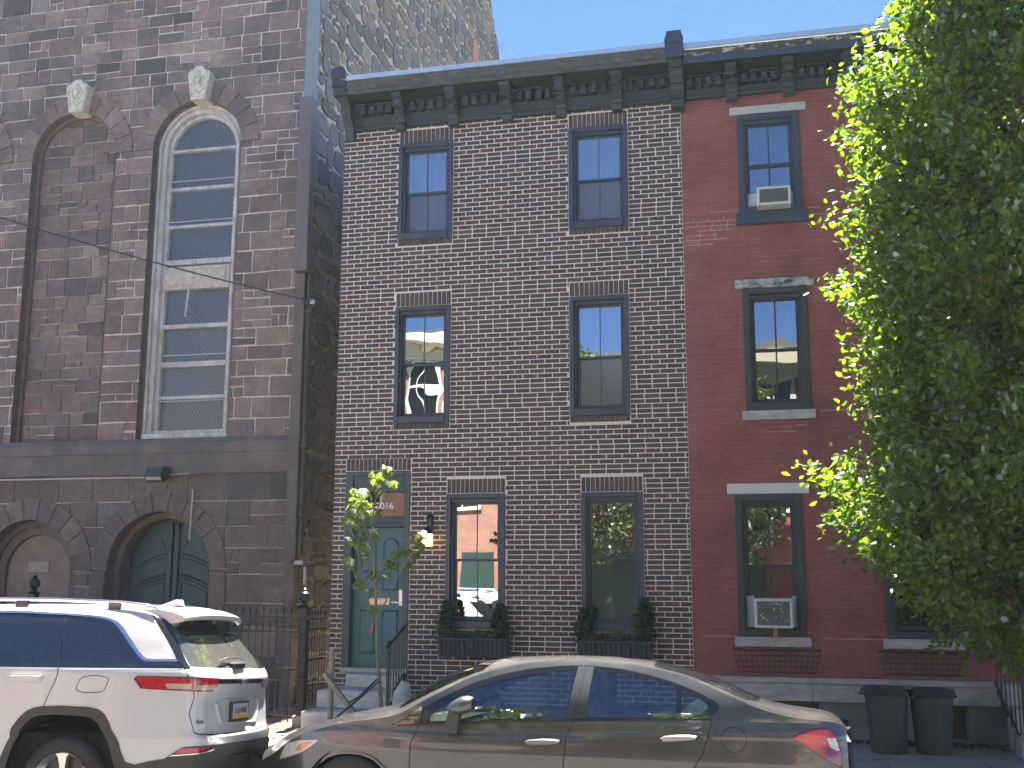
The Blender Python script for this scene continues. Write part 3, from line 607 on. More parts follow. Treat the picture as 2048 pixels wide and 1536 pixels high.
def ashlar(mb, u0, u1, v0, v1, f, hmin, hmax, wmin, wmax, joint, jit, proud, pal, cl=(), splitp=.25):
    v = v0
    while v < v1 - .02:
        h = min(random.uniform(hmin, hmax), v1 - v)
        if v1 - v - h < hmin * .6: h = v1 - v
        u = u0 - random.uniform(0, wmax * .5)
        while u < u1:
            w = random.uniform(wmin, wmax) * (1.3 if random.random() < .12 else 1); rects = [(u, u + w, v, v + h)]
            if random.random() < splitp and h > hmin * 1.15:
                s = v + h * random.uniform(.38, .62); m = u + w * random.uniform(.35, .65)
                rects = [(u, u + w, v, s), (u, m, s, v + h), (m, u + w, s, v + h)] if random.random() < .5 else [(u, m, v, s), (m, u + w, v, s), (u, u + w, s, v + h)]
            for (a, c, d, e) in rects:
                a2, c2 = max(a, u0), min(c, u1)
                if c2 - a2 < .07: continue
                j = joint / 2; J = lambda: random.uniform(-jit, jit)
                P = [(a2 + j + J(), d + j + J()), (c2 - j + J(), d + j + J()), (c2 - j + J(), e - j + J()), (a2 + j + J(), e - j + J())]
                if jit > .03:                                    # rubble: knock off corners
                    Q = []
                    for k in range(4):
                        p, q = P[k], P[(k + 1) % 4]; Q.append((p[0] + (q[0] - p[0]) * random.uniform(.1, .3), p[1] + (q[1] - p[1]) * random.uniform(.1, .3))); Q.append((p[0] + (q[0] - p[0]) * random.uniform(.7, .9), p[1] + (q[1] - p[1]) * random.uniform(.7, .9)))
                    P = Q
                polys = [P]
                for k in cl:
                    nx = []
                    for p in polys: nx += subtract(p, k)
                    polys = nx
                g = random.uniform(.8, 1.2); col = tuple(q * g for q in random.choice(pal)); pr = random.uniform(proud * .5, proud * 1.3)
                for p in polys: stone(mb, p, f, -pr, .012, col)
            u += w
        v += h
fr_ = lambda u, v, d: (u, CY + d, v)
b = MB()
ashlar(b, CX0, CX1 - .01, ST, CZ, fr_, .22, .40, .26, .62, .026, .010, .005, SPL, cuts)
low = [(c[0] * .74, c[1] * .82, c[2] * .78) for c in SPL]  # greener, darker lower stones: flare tint and algae put into the colour
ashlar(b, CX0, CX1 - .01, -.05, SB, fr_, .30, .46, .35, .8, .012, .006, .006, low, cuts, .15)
b.build("stonework", M_stone, cwall)
# side wall of rubble with wide pale pointing
M_rub = mat("rubble stone", (.2, .18, .17), .85, var=.3, vscale=9, attr=True, bump=.8, bscale=22)
RP = [(.16, .145, .14), (.20, .17, .15), (.125, .12, .125), (.25, .205, .16), (.18, .165, .16), (.15, .135, .13), (.17, .155, .15)]
b = MB(); sd_ = lambda u, v, d: (CX1 - d, u, v)
ashlar(b, CY + .01, 14.75, -.05, 18.8, sd_, .24, .46, .3, .72, .045, .045, .022, RP, [[(14.8, 16.9), (16, 16.9), (16, 20), (13.0, 20), (13.0, 18.85)]], .2)
M_rubm = mat("rubble pointing", (.52, .46, .38), .95, var=.15, vscale=9, bump=.4, bscale=40)
sw = MB(); sw.add([(CX1 - .010, CY + .013, -.1), (CX1 - .010, 14.79, -.1), (CX1 - .010, 14.79, 16.89), (CX1 - .010, 13.0, 18.84), (CX1 - .010, CY + .013, 18.84)], [(0, 1, 2, 3, 4)])
swo = sw.build("side_wall", M_rubm, church); b.build("rubble", M_rub, swo)
k = MB(); k.prism([(12.02 + .28 * math.cos(t * math.pi / 8), 15.95 + .3 * math.sin(t * math.pi / 8)) for t in range(9)] + [(11.74, 15.0), (12.3, 15.0)], 'x', CX1 - .03, CX1 + .03); k.build("blind_window", mat("orange brick infill", (.42, .22, .11), .85, var=.3, vscale=18, bump=.3), swo)
# string course
b = MB(); b.prism([(CY + .02, SB), (CY - .05, SB), (CY - .055, 3.95), (CY - .075, 3.965), (CY - .075, 4.12), (CY - .02, ST + .01), (CY + .02, ST + .01)], 'x', CX0, CX1 - .01)
M_band = mat("smooth brownstone", (.165, .140, .128), .82, var=.22, vscale=4, col2=(.09, .09, .08), dscale=1.2, damount=.5, bump=.25, bscale=18)
b.build("string_course", M_band, church)
# arch rings of wedge stones, reveals and stepped inner orders
def ring(name, c, ro, ri, s, n, parent):
    k = MB()
    for i in range(n):
        a0, a1 = math.pi * i / n + .006, math.pi * (i + 1) / n - .006; st = 4
        g_ = random.uniform(.88, 1.14); col = tuple(q * g_ for q in random.choice(SPL[:18] if s > 4 else low[:18]))
        A = [a0 + (a1 - a0) * t / st for t in range(st + 1)]
        P = [(c + ro * math.cos(a), s + ro * math.sin(a)) for a in A] + [(c + ri * math.cos(a), s + ri * math.sin(a)) for a in reversed(A)]
        stone(k, P, fr_, -.020, .013, col)
    k.build(name, M_stone, parent)
def soffit(name, c, r0, r1, s, bot, y0, y1, parent, m, mp=26):
    """inner face of an opening between two depths, and the flat step to the next smaller order"""
    k = MB(); P = lambda r: [(c + r, bot)] + [(c + r * math.cos(math.pi * t / mp), s + r * math.sin(math.pi * t / mp)) for t in range(mp + 1)] + [(c - r, bot)]
    A, B = P(r0), P(r1); n = len(A)
    k.add([(p[0], y0, p[1]) for p in A] + [(p[0], y1, p[1]) for p in A], [(i, i + 1, n + i + 1, n + i) for i in range(n - 1)])
    if r1 < r0: k.add([(p[0], y1, p[1]) for p in A] + [(p[0], y1, p[1]) for p in B], [(i, i + 1, n + i + 1, n + i) for i in range(n - 1)])
    return k.build(name, m, parent, smooth=True, angle=40)
M_rev = mat("brownstone reveal", (.16, .125, .12), .85, var=.25, vscale=7, bump=.4, bscale=25)
for i, (c, ro, ri, s) in enumerate(ARC):
    ring("arch_ring", c, ro, ri, s, 11, church)
    soffit("reveal", c, ri, ri - .06 if i else ri - .03, s, ST, CY - .018, CY + .13, church, M_rev)
    if i:                                                   # blind arches filled with the same stone
        soffit("reveal", c, ri - .06, ri - .06, s, ST, CY + .13, CY + .21, church, M_rev)
        k = MB(); k.add([(c - ri, CY + .215, ST), (c + ri, CY + .215, ST), (c + ri, CY + .215, s + ri), (c - ri, CY + .215, s + ri)], [(0, 1, 2, 3)])
        fil = k.build("infill", M_cmort, church); k = MB()
        ashlar(k, c - ri, c + ri, ST, s + ri, lambda u, v, d: (u, CY + .2 + d, v), .2, .38, .26, .6, .016, .008, .007, SPL); k.build("infill_stonework", M_stone, fil)
for i, (c, ro, ri, s) in enumerate(LOW):
    ring("arch_ring", c, ro, ri, s, 11, church)
    soffit("reveal", c, ri, ri - .10, s, -.1, CY - .018, CY + .22, church, M_rev)
    if i == 0: soffit("reveal", c, ri - .10, ri - .10, s, -.1, CY + .22, CY + .55, church, M_rev)
    else:
        soffit("reveal", c, ri - .10, ri - .24, s, -.1, CY + .22, CY + .28, church, M_rev); soffit("reveal", c, ri - .24, ri - .24, s, -.1, CY + .28, CY + .36, church, M_rev)
        k = MB(); k.add([(c - ri, CY + .355, -.1), (c + ri, CY + .355, -.1), (c + ri, CY + .355, s + ri), (c - ri, CY + .355, s + ri)], [(0, 1, 2, 3)])
        fil = k.build("infill", mat("pale brownstone infill", (.25, .20, .17), .85, var=.2, vscale=5, bump=.3, bscale=25), church)
k = MB(); k.bev(-12.43, -12.02, CY + .33, CY + .36, 2.03, 2.21, .008); tag(k.build("plaque", mat("bronze plaque", (.33, .30, .22), .6, var=.15), church))
# jamb blocks beside the door arch
for (x0, x1, z0, z1) in ((-11.12, -10.72, -.05, 1.18), (-10.98, -10.72, 1.2, 2.05), (-8.84, -8.56, -.05, 1.2), (-8.84, -8.56, 1.22, 2.05)): k = MB(); k.bev(x0, x1, CY - .03, CY + .02, z0, z1, .008, tuple(q * random.uniform(.9, 1.1) for q in low[3])); k.build("jamb_stone", M_stone, church)
# keystones, painted off-white with a carved rosette
M_off = mat("chipped off-white paint", (.66, .62, .50), .7, var=.12, vscale=12, col2=(.30, .24, .18), dscale=10, damount=.45, bump=.35, bscale=40)
for (c, ro, ri, s) in ARC:
    zt = s + ro + .20; zb = s + ri - .07; cx = c + .075 if c > -10 else c + .10
    k = MB(); k.prism([(cx - .135, zb), (cx + .135, zb), (cx + .205, zt - .16), (cx + .19, zt - .09), (cx + .11, zt - .07), (cx + .06, zt), (cx - .06, zt), (cx - .11, zt - .07), (cx - .19, zt - .09), (cx - .205, zt - .16)], 'y', CY - .20, CY + .1)
    ks = k.build("keystone", M_off, church); k = MB()
    zc = zt - .26
    for t in range(10): a = t * math.pi / 5; k.ball((cx + .10 * math.cos(a), CY - .2, zc + .10 * math.sin(a)), .030, 6)
    k.lathe([(.0, -.05), (.045, -.04), (.055, 0)], (cx, CY - .2, zc), 'y', 14)
    for t in range(5): k.ball((cx + (t - 2) * .035, CY - .2, zc - .17 - .03 * (2 - abs(t - 2))), .026, 6)
    k.ball((cx, CY - .2, zc + .15), .03, 6); k.build("rosette", M_off, ks)
    k = MB()
    for (p, q) in (((cx - .115, zb + .03), (cx - .165, zt - .16)), ((cx + .115, zb + .03), (cx + .165, zt - .16)), ((cx - .115, zb + .03), (cx + .115, zb + .03))): k.tube([(p[0], CY - .205, p[1]), (q[0], CY - .205, q[1])], .012, 6)
    k.build("border", M_off, ks)
# the tall white-framed window
M_wframe = mat("peeling white window paint", (.66, .67, .64), .65, var=.12, vscale=10, col2=(.36, .27, .20), dscale=6, damount=.6, bump=.4, bscale=40, stretch=(1, 1, .4))
c, ro, ri, s = ARC[0]; s2 = s
def arch_frame(k, r0, r1, y0, y1, bot, n=28):
    P = lambda r: [(c + r, bot)] + [(c + r * math.cos(math.pi * t / n), s + r * math.sin(math.pi * t / n)) for t in range(n + 1)] + [(c - r, bot)]
    A, B = P(r0), P(r1); m = len(A)
    k.add([(p[0], y0, p[1]) for p in A] + [(p[0], y0, p[1]) for p in B] + [(p[0], y1, p[1]) for p in A] + [(p[0], y1, p[1]) for p in B],
          [f for i in range(m - 1) for f in ((i, i + 1, m + i + 1, m + i), (m + i, m + i + 1, 3 * m + i + 1, 3 * m + i), (i + 1, i, 2 * m + i, 2 * m + i + 1))])
k = MB(); wb = ST + .01
arch_frame(k, ri - .03, ri - .075, CY + .13, CY + .4, wb); arch_frame(k, ri - .075, ri - .12, CY + .19, CY + .4, wb); arch_frame(k, ri - .12, ri - .17, CY + .16, CY + .4, wb); arch_frame(k, ri - .17, ri - .225, CY + .25, CY + .4, wb)
k.bev(c - ri + .03, c + ri - .03, CY + .08, CY + .4, wb, wb + .10, .012); k.bev(c - ri + .08, c + ri - .08, CY + .18, CY + .4, wb + .10, wb + .16, .008)
rg = ri - .225
for (z, h) in ((9.31, .022), (8.61, .028), (7.93, .025), (7.29, .045), (6.16, .035), (5.50, .045), (4.93, .03)): k.bev(c - rg, c + rg, CY + .24, CY + .35, z - h, z + h, .006)
cw = k.build("arched_window", M_wframe, church)
k = MB(); k.box(c - rg, c + rg, CY + .22, CY + .36, 6.80, 7.20); 
for xx in (c - rg + .04, c + .02): k.bev(xx, xx + .52, CY + .20, CY + .22, 6.86, 7.13, .02)
k.build("panel", M_off, cw)
k = MB(); k.tube([(c - .10, CY + .17, 6.83), (c - .14, CY + .16, 6.30)], .022, 6); k.build("loose_batten", M_wframe, cw)
M_cglass = glass_mat("leaded church glass", .06, (.10, .12, .15), .004, 3.0, .25, veil=.88, vcol=(.080, .100, .118))
k = MB(); k.add([(c - rg - .01, CY + .33, wb + .1), (c + rg + .01, CY + .33, wb + .1)] + [(c + (rg + .01) * math.cos(math.pi * t / 24), CY + .33, s + (rg + .01) * math.sin(math.pi * t / 24)) for t in range(25)], [tuple(range(27))]); k.build("pane", M_cglass, cw)
# wire guard in front of it: crossing wires of a diamond mesh in an iron edge
k = MB(); yy = CY + .115; rw_ = ri - .06; step = .060
def clip_seg(x0, z0, x1, z1):
    pts = []; n = 60
    for t in range(n + 1):
        x = x0 + (x1 - x0) * t / n; z = z0 + (z1 - z0) * t / n
        if z > wb + .08 and abs(x - c) < rw_ and (z < s or (x - c) ** 2 + (z - s) ** 2 < rw_ ** 2): pts.append((x, z))
    return (pts[0], pts[-1]) if len(pts) > 1 else None
H = 1.7; W2 = rw_ * 2
zz = wb - W2 * 1.6
while zz < s + rw_:
    for d in (1, -1):
        q = clip_seg(c - d * rw_, zz, c + d * rw_, zz + W2 * 1.55)
        if q:
            (xa, za), (xb, zb) = q; t = .0023
            k.add([(xa, yy, za - t), (xb, yy, zb - t), (xb, yy, zb + t), (xa, yy, za + t)], [(0, 1, 2, 3)])
    zz += step * 1.55
for z in (8.70, 7.97, 5.63, 4.85): k.tube([(c - rw_, yy, z), (c + rw_, yy, z)], .009, 6)
k.build("wire_guard", mat("galvanised wire", (.42, .45, .46), .5, metal=.4), cw)
# double door under the lower arch
M_cdoor = mat("dark teal church door", (.026, .075, .090), .5, var=.15, vscale=4, bump=.1, bscale=20)
c, ro, ri, s = LOW[0]; rd = ri - .10
k = MB(); P = arch_poly(c, rd + .01, s, -.05, 26); k.add([(p[0], CY + .5, p[1]) for p in P], [tuple(range(len(P)))])
d = k.build("door", M_cdoor, church)
def lip(pts, w=.02, y=CY + .5):
    q = MB(); q.tube([(p[0], y, p[1]) for p in pts], w, 6); q.build("moulding", M_cdoor, d)
for sx in (-1, 1):
    q = MB(); q.bev(c + (.02 if sx > 0 else -.10), c + (.10 if sx > 0 else -.02), CY + .44, CY + .5, -.05, s + rd - .06, .01); q.build("stile", M_cdoor, d)
    A = lambda x: 2.12 - .30 * ((x) / rd) ** 2
    for (off, w) in ((.32, .022), (.26, .014), (-.02, .028), (-.08, .015), (-.14, .012)):
        lip([(c + sx * (.14 + t * .06), A(.14 + t * .06) + off - .10) for t in range(10) if (.14 + t * .06) ** 2 + max(0, A(.14 + t * .06) + off - .1 - s) ** 2 < (rd - .04) ** 2], w)
    for (off, w) in ((.16, .02), (.62, .02)): lip([(c + sx * off, -.02), (c + sx * off, A(off) - .24)], w)
    lip([(c + sx * (.16 + .012 * t), 2.42 + .02 * t) for t in range(8)], .012)
# downpipe at the corner: pale upper pipe, wide brown box section, thinner pipe below
k = MB(); k.bev(-7.455, -7.265, CY - .21, CY - .03, 9.83, 18.7, .03); k.build("downpipe", mat("grey-blue pipe paint", (.20, .235, .25), .5, var=.1), church)
k = MB(); k.bev(-7.50, -7.265, CY - .24, CY - .02, 6.86, 9.86, .012); k.build("downpipe_box", mat("brown pipe boxing", (.155, .125, .13), .6, var=.12, vscale=3), church)
k = MB(); k.bev(-7.52, -7.34, CY - .12, CY + .03, -.05, 6.86, .01, (.12, .10, .10)); k.build("corner_pilaster", M_band, church)
k = MB(); k.tube([(-7.30, CY - .02, 6.86), (-7.30, CY - .02, 2.3)], .05, 10)
for z in (6.2, 4.0, 2.9): k.bev(-7.36, -7.24, CY - .08, CY + .05, z, z + .05, .005)
k.build("lower_pipe", mat("dark pipe", (.05, .06, .06), .5), church)
k = MB(); k.bev(-7.42, -7.20, CY - .12, CY - .06, 2.16, 2.22, .01); k.bev(-7.19, -7.15, CY - .12, CY - .06, 1.85, 2.12, .01); k.build("pipe_bracket", M_lintel, church)
# floodlight with conduit, overhead cable, clamp
fl = thing("floodlight", "dark box floodlight fixed under the church string course, with white conduit", "light", (-9.72, 1.3, 3.5))
k = MB(); k.prism([(CY - .06, 3.72), (CY - .30, 3.70), (CY - .36, 3.56), (CY - .28, 3.46), (CY - .06, 3.58)], 'x', -9.90, -9.60); k.bev(-9.80, -9.70, CY - .1, CY - .04, 3.55, 3.66, .01); k.build("housing", mat("dark bronze", (.055, .065, .05), .5), fl)
k = MB(); k.add([(-9.88, CY - .352, 3.545), (-9.62, CY - .352, 3.545), (-9.62, CY - .285, 3.47), (-9.88, CY - .285, 3.47)], [(0, 1, 2, 3)]); k.build("lens", mat("dull lens", (.5, .5, .42), .2), fl)
k = MB(); k.tube([(-9.90, CY - .09, 3.565), (-19, CY - .09, 3.575)], .013, 8); k.tube([(-9.60, CY - .09, 3.6), (-9.25, CY - .09, 3.62)], .010, 6); k.build("conduit", M_lintel, fl)
k = MB(); k.tube([(-9.19, CY - .05, 3.36), (-9.21, CY - .05, 2.55)], .013, 8); tag(k.build("cable_pipe", M_lintel), "thin pale pipe hanging above the arched church door", "pipe")
pts = []
for t in range(25):
    q = t / 24; pts.append((-16.0 + (-7.23 + 16.0) * q, 1.30, 9.25 + (6.36 - 9.25) * q - .5 * q * (1 - q)))
k = MB(); k.tube(pts, .014, 6); tag(k.build("overhead_cable", M_iron), "black overhead cable slanting across the church wall", "cable")
cl = thing("cable_clamp", "small white clamp on the church corner at the cable's end", "clamp", (-7.2, 1.35, 6.35))
k = MB(); k.bev(-7.24, -7.17, CY - .12, CY - .06, 6.33, 6.40, .008); k.build("plate", M_white, cl); k = MB(); k.tube([(-7.205, CY - .125, 6.365), (-7.205, CY - .14, 6.365)], .014, 8); k.build("bolt", M_iron, cl)
# ------------------------------------------------------------ steps, rails, fence, boxes, small things by the houses
steps = thing("stone_steps", "pale worn marble steps in front of the teal door", "steps", (-5.45, -.5, 0))
for (x0, x1, y0, z0, z1) in ((-5.76, -5.00, -.36, .50, .675), (-6.02, -4.94, -.70, .265, .495), (-6.08, -4.90, -1.05, -.02, .26)):
    b = MB(); b.bev(x0, x1, y0, -.001 if y0 > -.5 else y0 + .42, z0, z1, .014); b.build("step", M_marble, steps)
b = MB(); b.bev(-5.98, -4.96, -.29, -.001, -.02, .50, .01); b.build("core", M_marble, steps)
def railing(name, label, path, base_z, n, parent_loc, scroll=True, r=.011):
    """sloping iron handrail: front post, rail, balusters down to the steps, scrolled foot"""
    t = thing(name, label, "railing", parent_loc); (x0, y0, z0), (x1, y1, z1) = path
    b = MB(); b.tube([(x0, y0 - .06, z0 - .03), (x0, y0, z0), (x1, y1, z1)], .018, 8); b.build("handrail", M_iron, t)
    b = MB(); b.bev(x0 - .018, x0 + .018, y0 - .018, y0 + .018, base_z[0], z0 + .02, .004); b.ball((x0, y0, z0 + .045), .03, 8); b.build("post", M_iron, t)
    for k in range(1, n):
        q = k / n; x, y = x0 + (x1 - x0) * q, y0 + (y1 - y0) * q; zt = z0 + (z1 - z0) * q; zb = base_z[0] + (base_z[1] - base_z[0]) * q
        b = MB(); b.bev(x - .008, x + .008, y - .008, y + .008, zb, zt, .002); b.build("baluster", M_iron, t)
    if scroll:
        b = MB(); P = [(x1, y1, base_z[1] + .05), (x1, y1 - .12, base_z[1] + .08), (x1, (y0 + y1) / 2 - .05, base_z[1] - .1), (x0, y0 + .02, base_z[0] + .12), (x0, y0 - .05, base_z[0] + .02)]
        b.tube(P, .012, 8); b.build("scroll", M_iron, t)
    return t
railing("handrail", "black iron handrail beside the marble steps of the teal door", ((-4.93, -.98, 1.10), (-5.0, -.02, 1.34)), (.0, .60), 7, (-4.95, -.9, 0))
rk = MB(); bm = bmesh.new(); bmesh.ops.create_icosphere(bm, subdivisions=4, radius=1)
from mathutils import noise
for v in bm.verts:
    d = 1 + .22 * noise.noise(v.co * 1.6) + .06 * noise.noise(v.co * 5)
    v.co = Vector((-4.72 + v.co.x * .13 * d, -.95 + v.co.y * .16 * d, max(-.01, .30 + v.co.z * .36 * d)))
rk.bm(bm); tag(rk.build("stone_block", M_marble, smooth=True), "rounded grey stone block standing at the right foot of the marble steps", "stone")
# iron fence in front of the church with its posts
FY = -.42
fence = thing("iron_fence", "tall black iron picket fence in front of the church", "fence", (-10, FY, 0))
b = MB(); x = -14.0
while x < -6.50:
    b.tube([(x, FY, .03), (x, FY, 1.50)], .0115, 6, caps=False); b.lathe([(.0085, 0), (.02, .015), (.0085, .03), (.017, .045), (.0, .10)], (x, FY, 1.48), 'z', 6)
    for z in (1.30, .98, .42): b.ball((x, FY, z), .021, 5)
    x += .1035
b.build("pickets", M_iron, fence)
for z in (1.43, 1.235, .735, .10):
    b = MB(); b.bev(-14, -6.42, FY - .012, FY + .012, z - .014, z + .014, .003); b.build("rail", M_iron, fence)
b = MB(); x = -13.95
while x < -6.5:
    b.lathe([(.030, -.006), (.042, 0), (.030, .006), (.030, -.006)], (x, FY, 1.335), 'y', 10); x += .1035
b.build("ring_band", M_iron, fence)
for (px, h) in ((-6.36, 1.56), (-10.62, 1.72), (-14.0, 1.72)):
    b = MB(); b.bev(px - .055, px + .055, FY - .055, FY + .055, .12, h, .008); b.bev(px - .075, px + .075, FY - .075, FY + .075, h - .16, h - .12, .008); b.bev(px - .075, px + .075, FY - .075, FY + .075, .55, .6, .008)
    b.lathe([(.09, 0), (.095, .01), (.05, .03), (.035, .06), (.075, .10), (.085, .14), (.07, .19), (.03, .225), (.035, .24), (0.0, .27)], (px, FY, h), 'z', 16); b.build("post", M_iron, fence)
    b = MB(); b.bev(px - .09, px + .09, FY - .09, FY + .09, -.02, .13, .01); b.build("footing", M_kerb, fence)
gate = thing("iron_gate", "narrow black iron gate panel between fence post and brown house", "gate", (-6.25, -.2, 0))
b = MB(); gy0, gy1 = FY + .06, -.01; gx = lambda y: -6.34 + (y - FY) * .36
for k in range(7):
    y = gy0 + (gy1 - gy0) * (k + .5) / 7; b.tube([(gx(y), y, .05), (gx(y), y, 1.46)], .0085, 6, caps=False); b.lathe([(.0085, 0), (.018, .02), (0, .09)], (gx(y), y, 1.45), 'z', 6)
b.build("pickets", M_iron, gate)
for z, h in ((1.40, .02), (1.27, .02), (1.0, .012), (.86, .03), (.52, .03), (.44, .012), (.12, .015)):
    b = MB(); b.tube([(gx(gy0), gy0, z), (gx(gy1), gy1, z)], h * .8, 6); b.build("rail", M_iron, gate)

# window boxes with clipped conifers and small plants
M_box = mat("dark slatted metal", (.045, .055, .075), .5, var=.15, vscale=10)
M_needle = leaf_mat("conifer green", (.012, .035, .022), (.03, .075, .035), .2, .05)
M_small = leaf_mat("small plant leaf", (.05, .09, .03), (.22, .22, .10), .35, .06)
def leaf_cloud(name, pts, nrm, size, m, parent, aspect=.5, seed=1, spread=.9, fold=.18):
    """many small folded leaves at given points, as one mesh"""
    rng = np.random.default_rng(seed); P = np.asarray(pts, float); n = len(P)
    d = np.asarray(nrm, float) + rng.normal(0, spread, (n, 3)); d /= np.linalg.norm(d, axis=1)[:, None] + 1e-9
    s = rng.normal(0, 1, (n, 3)); s -= (s * d).sum(1)[:, None] * d; s /= np.linalg.norm(s, axis=1)[:, None] + 1e-9
    u = np.cross(d, s); L = (size * rng.uniform(.65, 1.25, n))[:, None]; W = L * aspect
    base = P; tip = P + d * L; m1 = P + d * L * .45
    a = m1 + s * W * .5 + u * L * fold; c = m1 - s * W * .5 + u * L * fold; e = P + d * L * .78 + s * W * .34 + u * L * fold * .6; g = P + d * L * .78 - s * W * .34 + u * L * fold * .6
    V = np.stack([base, a, e, tip, g, c], 1).reshape(-1, 3); o = (np.arange(n) * 6)[:, None]
    F = np.concatenate([o + np.array([[0, 1, 2, 3]]), o + np.array([[0, 3, 4, 5]])], 1).reshape(-1, 4)
    me = bpy.data.meshes.new(name); me.vertices.add(len(V)); me.vertices.foreach_set("co", V.ravel().astype(np.float32))
    me.loops.add(F.size); me.loops.foreach_set("vertex_index", F.ravel().astype(np.int32)); me.polygons.add(len(F))
    me.polygons.foreach_set("loop_start", (np.arange(len(F)) * 4).astype(np.int32)); me.update(calc_edges=True)
    col = np.repeat(rng.random(n), 2); at = me.attributes.new("Col", 'FLOAT_COLOR', 'FACE'); at.data.foreach_set("color", np.stack([col, col, col, np.ones_like(col)], 1).ravel().astype(np.float32))
    me.materials.append(m); ob = bpy.data.objects.new(name, me); COL.objects.link(ob)
    if parent is not None: hang(ob, parent)
    return ob
def window_box(x0, x1, z0, z1, lab):
    t = thing("window_box", lab, "window box", ((x0 + x1) / 2, -.14, z0)); b = MB(); y0, y1 = -.25, -.02
    b.prism([(y1, z0), (y0 + .06, z0), (y0, z1 - .01), (y1, z1 - .01)], 'x', x0 + .03, x1 - .03); bx = b.build("trough", M_box, t)
    b = MB(); n = 15
    for k in range(n):
        x = x0 + .03 + (x1 - x0 - .06) * (k + .5) / n; w = (x1 - x0) / n * .40
        b.add([(x - w, y0 + .052, z0 - .01), (x + w, y0 + .052, z0 - .01), (x + w, y0 - .012, z1), (x - w, y0 - .012, z1), (x - w * .6, y0 + .036, z0), (x + w * .6, y0 + .036, z0), (x + w * .6, y0 - .028, z1), (x - w * .6, y0 - .028, z1)], [(4, 5, 6, 7), (0, 4, 7, 3), (1, 2, 6, 5), (3, 7, 6, 2), (0, 1, 5, 4)])
    b.build("slats", M_box, bx); b = MB(); b.bev(x0, x1, y0 - .03, y1, z1 - .02, z1 + .005, .006); b.build("rim", M_box, t)
    b = MB(); b.box(x0 + .05, x1 - .05, y0 + .02, y1 - .02, z1 - .03, z1 + .008); b.build("soil", M_soil, t)
window_box(-4.53, -3.51, .935, 1.165, "dark slatted window box under the lower left window of the brown house")
window_box(-2.63, -1.60, .94, 1.16, "dark slatted window box under the lower right window of the brown house")
def conifer(x, z, h, lab, seed):
    t = thing("potted_conifer", lab, "shrub", (x, -.14, z), "cone-shaped conifers in the window boxes"); rng = np.random.default_rng(seed)
    b = MB(); b.tube([(x, -.14, z), (x, -.14, z + h * .9)], [.012, .004], 6); b.build("stem", M_soil, t)
    n = 1500; q = rng.random(n) ** .8; a = rng.random(n) * 6.283; r = (.105 * (1 - q) ** .8 + .02) * (.55 + .5 * rng.random(n)) * (1 + .4 * np.sin(a * 3 + q * 9) + .3 * rng.normal(0, 1, n))
    P = np.stack([x + r * np.cos(a), -.14 + r * np.sin(a), z + .02 + q * h], 1); Nn = np.stack([np.cos(a) * .8, np.sin(a) * .8, np.full(n, .9)], 1)
    leaf_cloud("foliage", P, Nn, .045, M_needle, t, .35, seed, .5)
conifer(-4.40, 1.16, .46, "dark cone-shaped shrub at the left end of the box nearest the teal door", 1); conifer(-3.66, 1.16, .42, "dark cone-shaped shrub at the right end of the box nearest the teal door", 2)
conifer(-2.50, 1.155, .40, "dark cone-shaped shrub at the left end of the box nearest the red house", 3); conifer(-1.72, 1.155, .52, "tallest dark cone-shaped shrub, at the box end nearest the red house", 4)
for i, (x0, x1, lab) in enumerate(((-4.25, -3.8, "low trailing plants with pale spiky leaves in the left window box"), (-2.35, -1.88, "low trailing plants with pale spiky leaves in the right window box"))):
    rng = np.random.default_rng(20 + i); t = thing("box_plants", lab, "plants", ((x0 + x1) / 2, -.14, 1.16))
    n = 420; P = np.stack([rng.uniform(x0 - .2, x1 + .2, n), rng.uniform(-.27, -.05, n), 1.16 + rng.random(n) * .06], 1); Nn = np.stack([rng.normal(0, .5, n), rng.normal(-.4, .4, n), rng.random(n)], 1)
    leaf_cloud("foliage", P, Nn, .05, M_needle, t, .5, 30 + i, .6)
    n = 46; c = (x0 + x1) / 2 + .05; P = np.stack([c + rng.normal(0, .035, n), -.17 + rng.normal(0, .02, n), np.full(n, 1.17)], 1); Nn = np.stack([rng.normal(0, .6, n), rng.normal(-.2, .4, n), np.full(n, 1.1)], 1)
    leaf_cloud("spiky_leaves", P, Nn, .12, M_small, t, .14, 40 + i, .15)
# lit lantern beside the door
lt = thing("wall_lantern", "lit wall lantern with ribbed glass right of the teal door", "lantern", (-4.70, -.02, 2.5))
b = MB(); b.bev(-4.74, -4.66, -.03, .01, 2.50, 2.84, .012); b.tube([(-4.70, -.02, 2.80), (-4.70, -.12, 2.82), (-4.70, -.15, 2.73)], .012, 8); b.lathe([(.0, .11), (.03, .10), (.085, .02), (.088, 0), (.0, 0)], (-4.70, -.15, 2.56), 'z', 16); b.lathe([(0, -.01), (.085, -.01), (.085, .01), (0, .01)], (-4.70, -.15, 2.38), 'z', 16)
b.build("bracket", M_iron, lt)
for k in range(8):
    a = k * math.pi / 4 + .2; b = MB(); b.tube([(-4.70 + .083 * math.cos(a), -.15 + .083 * math.sin(a), 2.37), (-4.70 + .083 * math.cos(a), -.15 + .083 * math.sin(a), 2.57)], .005, 6); b.build("rib", M_brass, lt)
m, n, l, p = _nt("lantern glass"); p.inputs["Base Color"].default_value = (.85, .72, .5, 1); p.inputs["Roughness"].default_value = .35; p.inputs["Emission Color"].default_value = (1, .62, .22, 1); p.inputs["Emission Strength"].default_value = .75
b = MB(); b.lathe([(.076, 2.39), (.076, 2.56)], (-4.70, -.15, 0), 'z', 20); b.build("glass", m, lt, smooth=True)
m, n, l, p = _nt("lantern bulb"); p.inputs["Emission Color"].default_value = (1, .8, .4, 1); p.inputs["Emission Strength"].default_value = 6
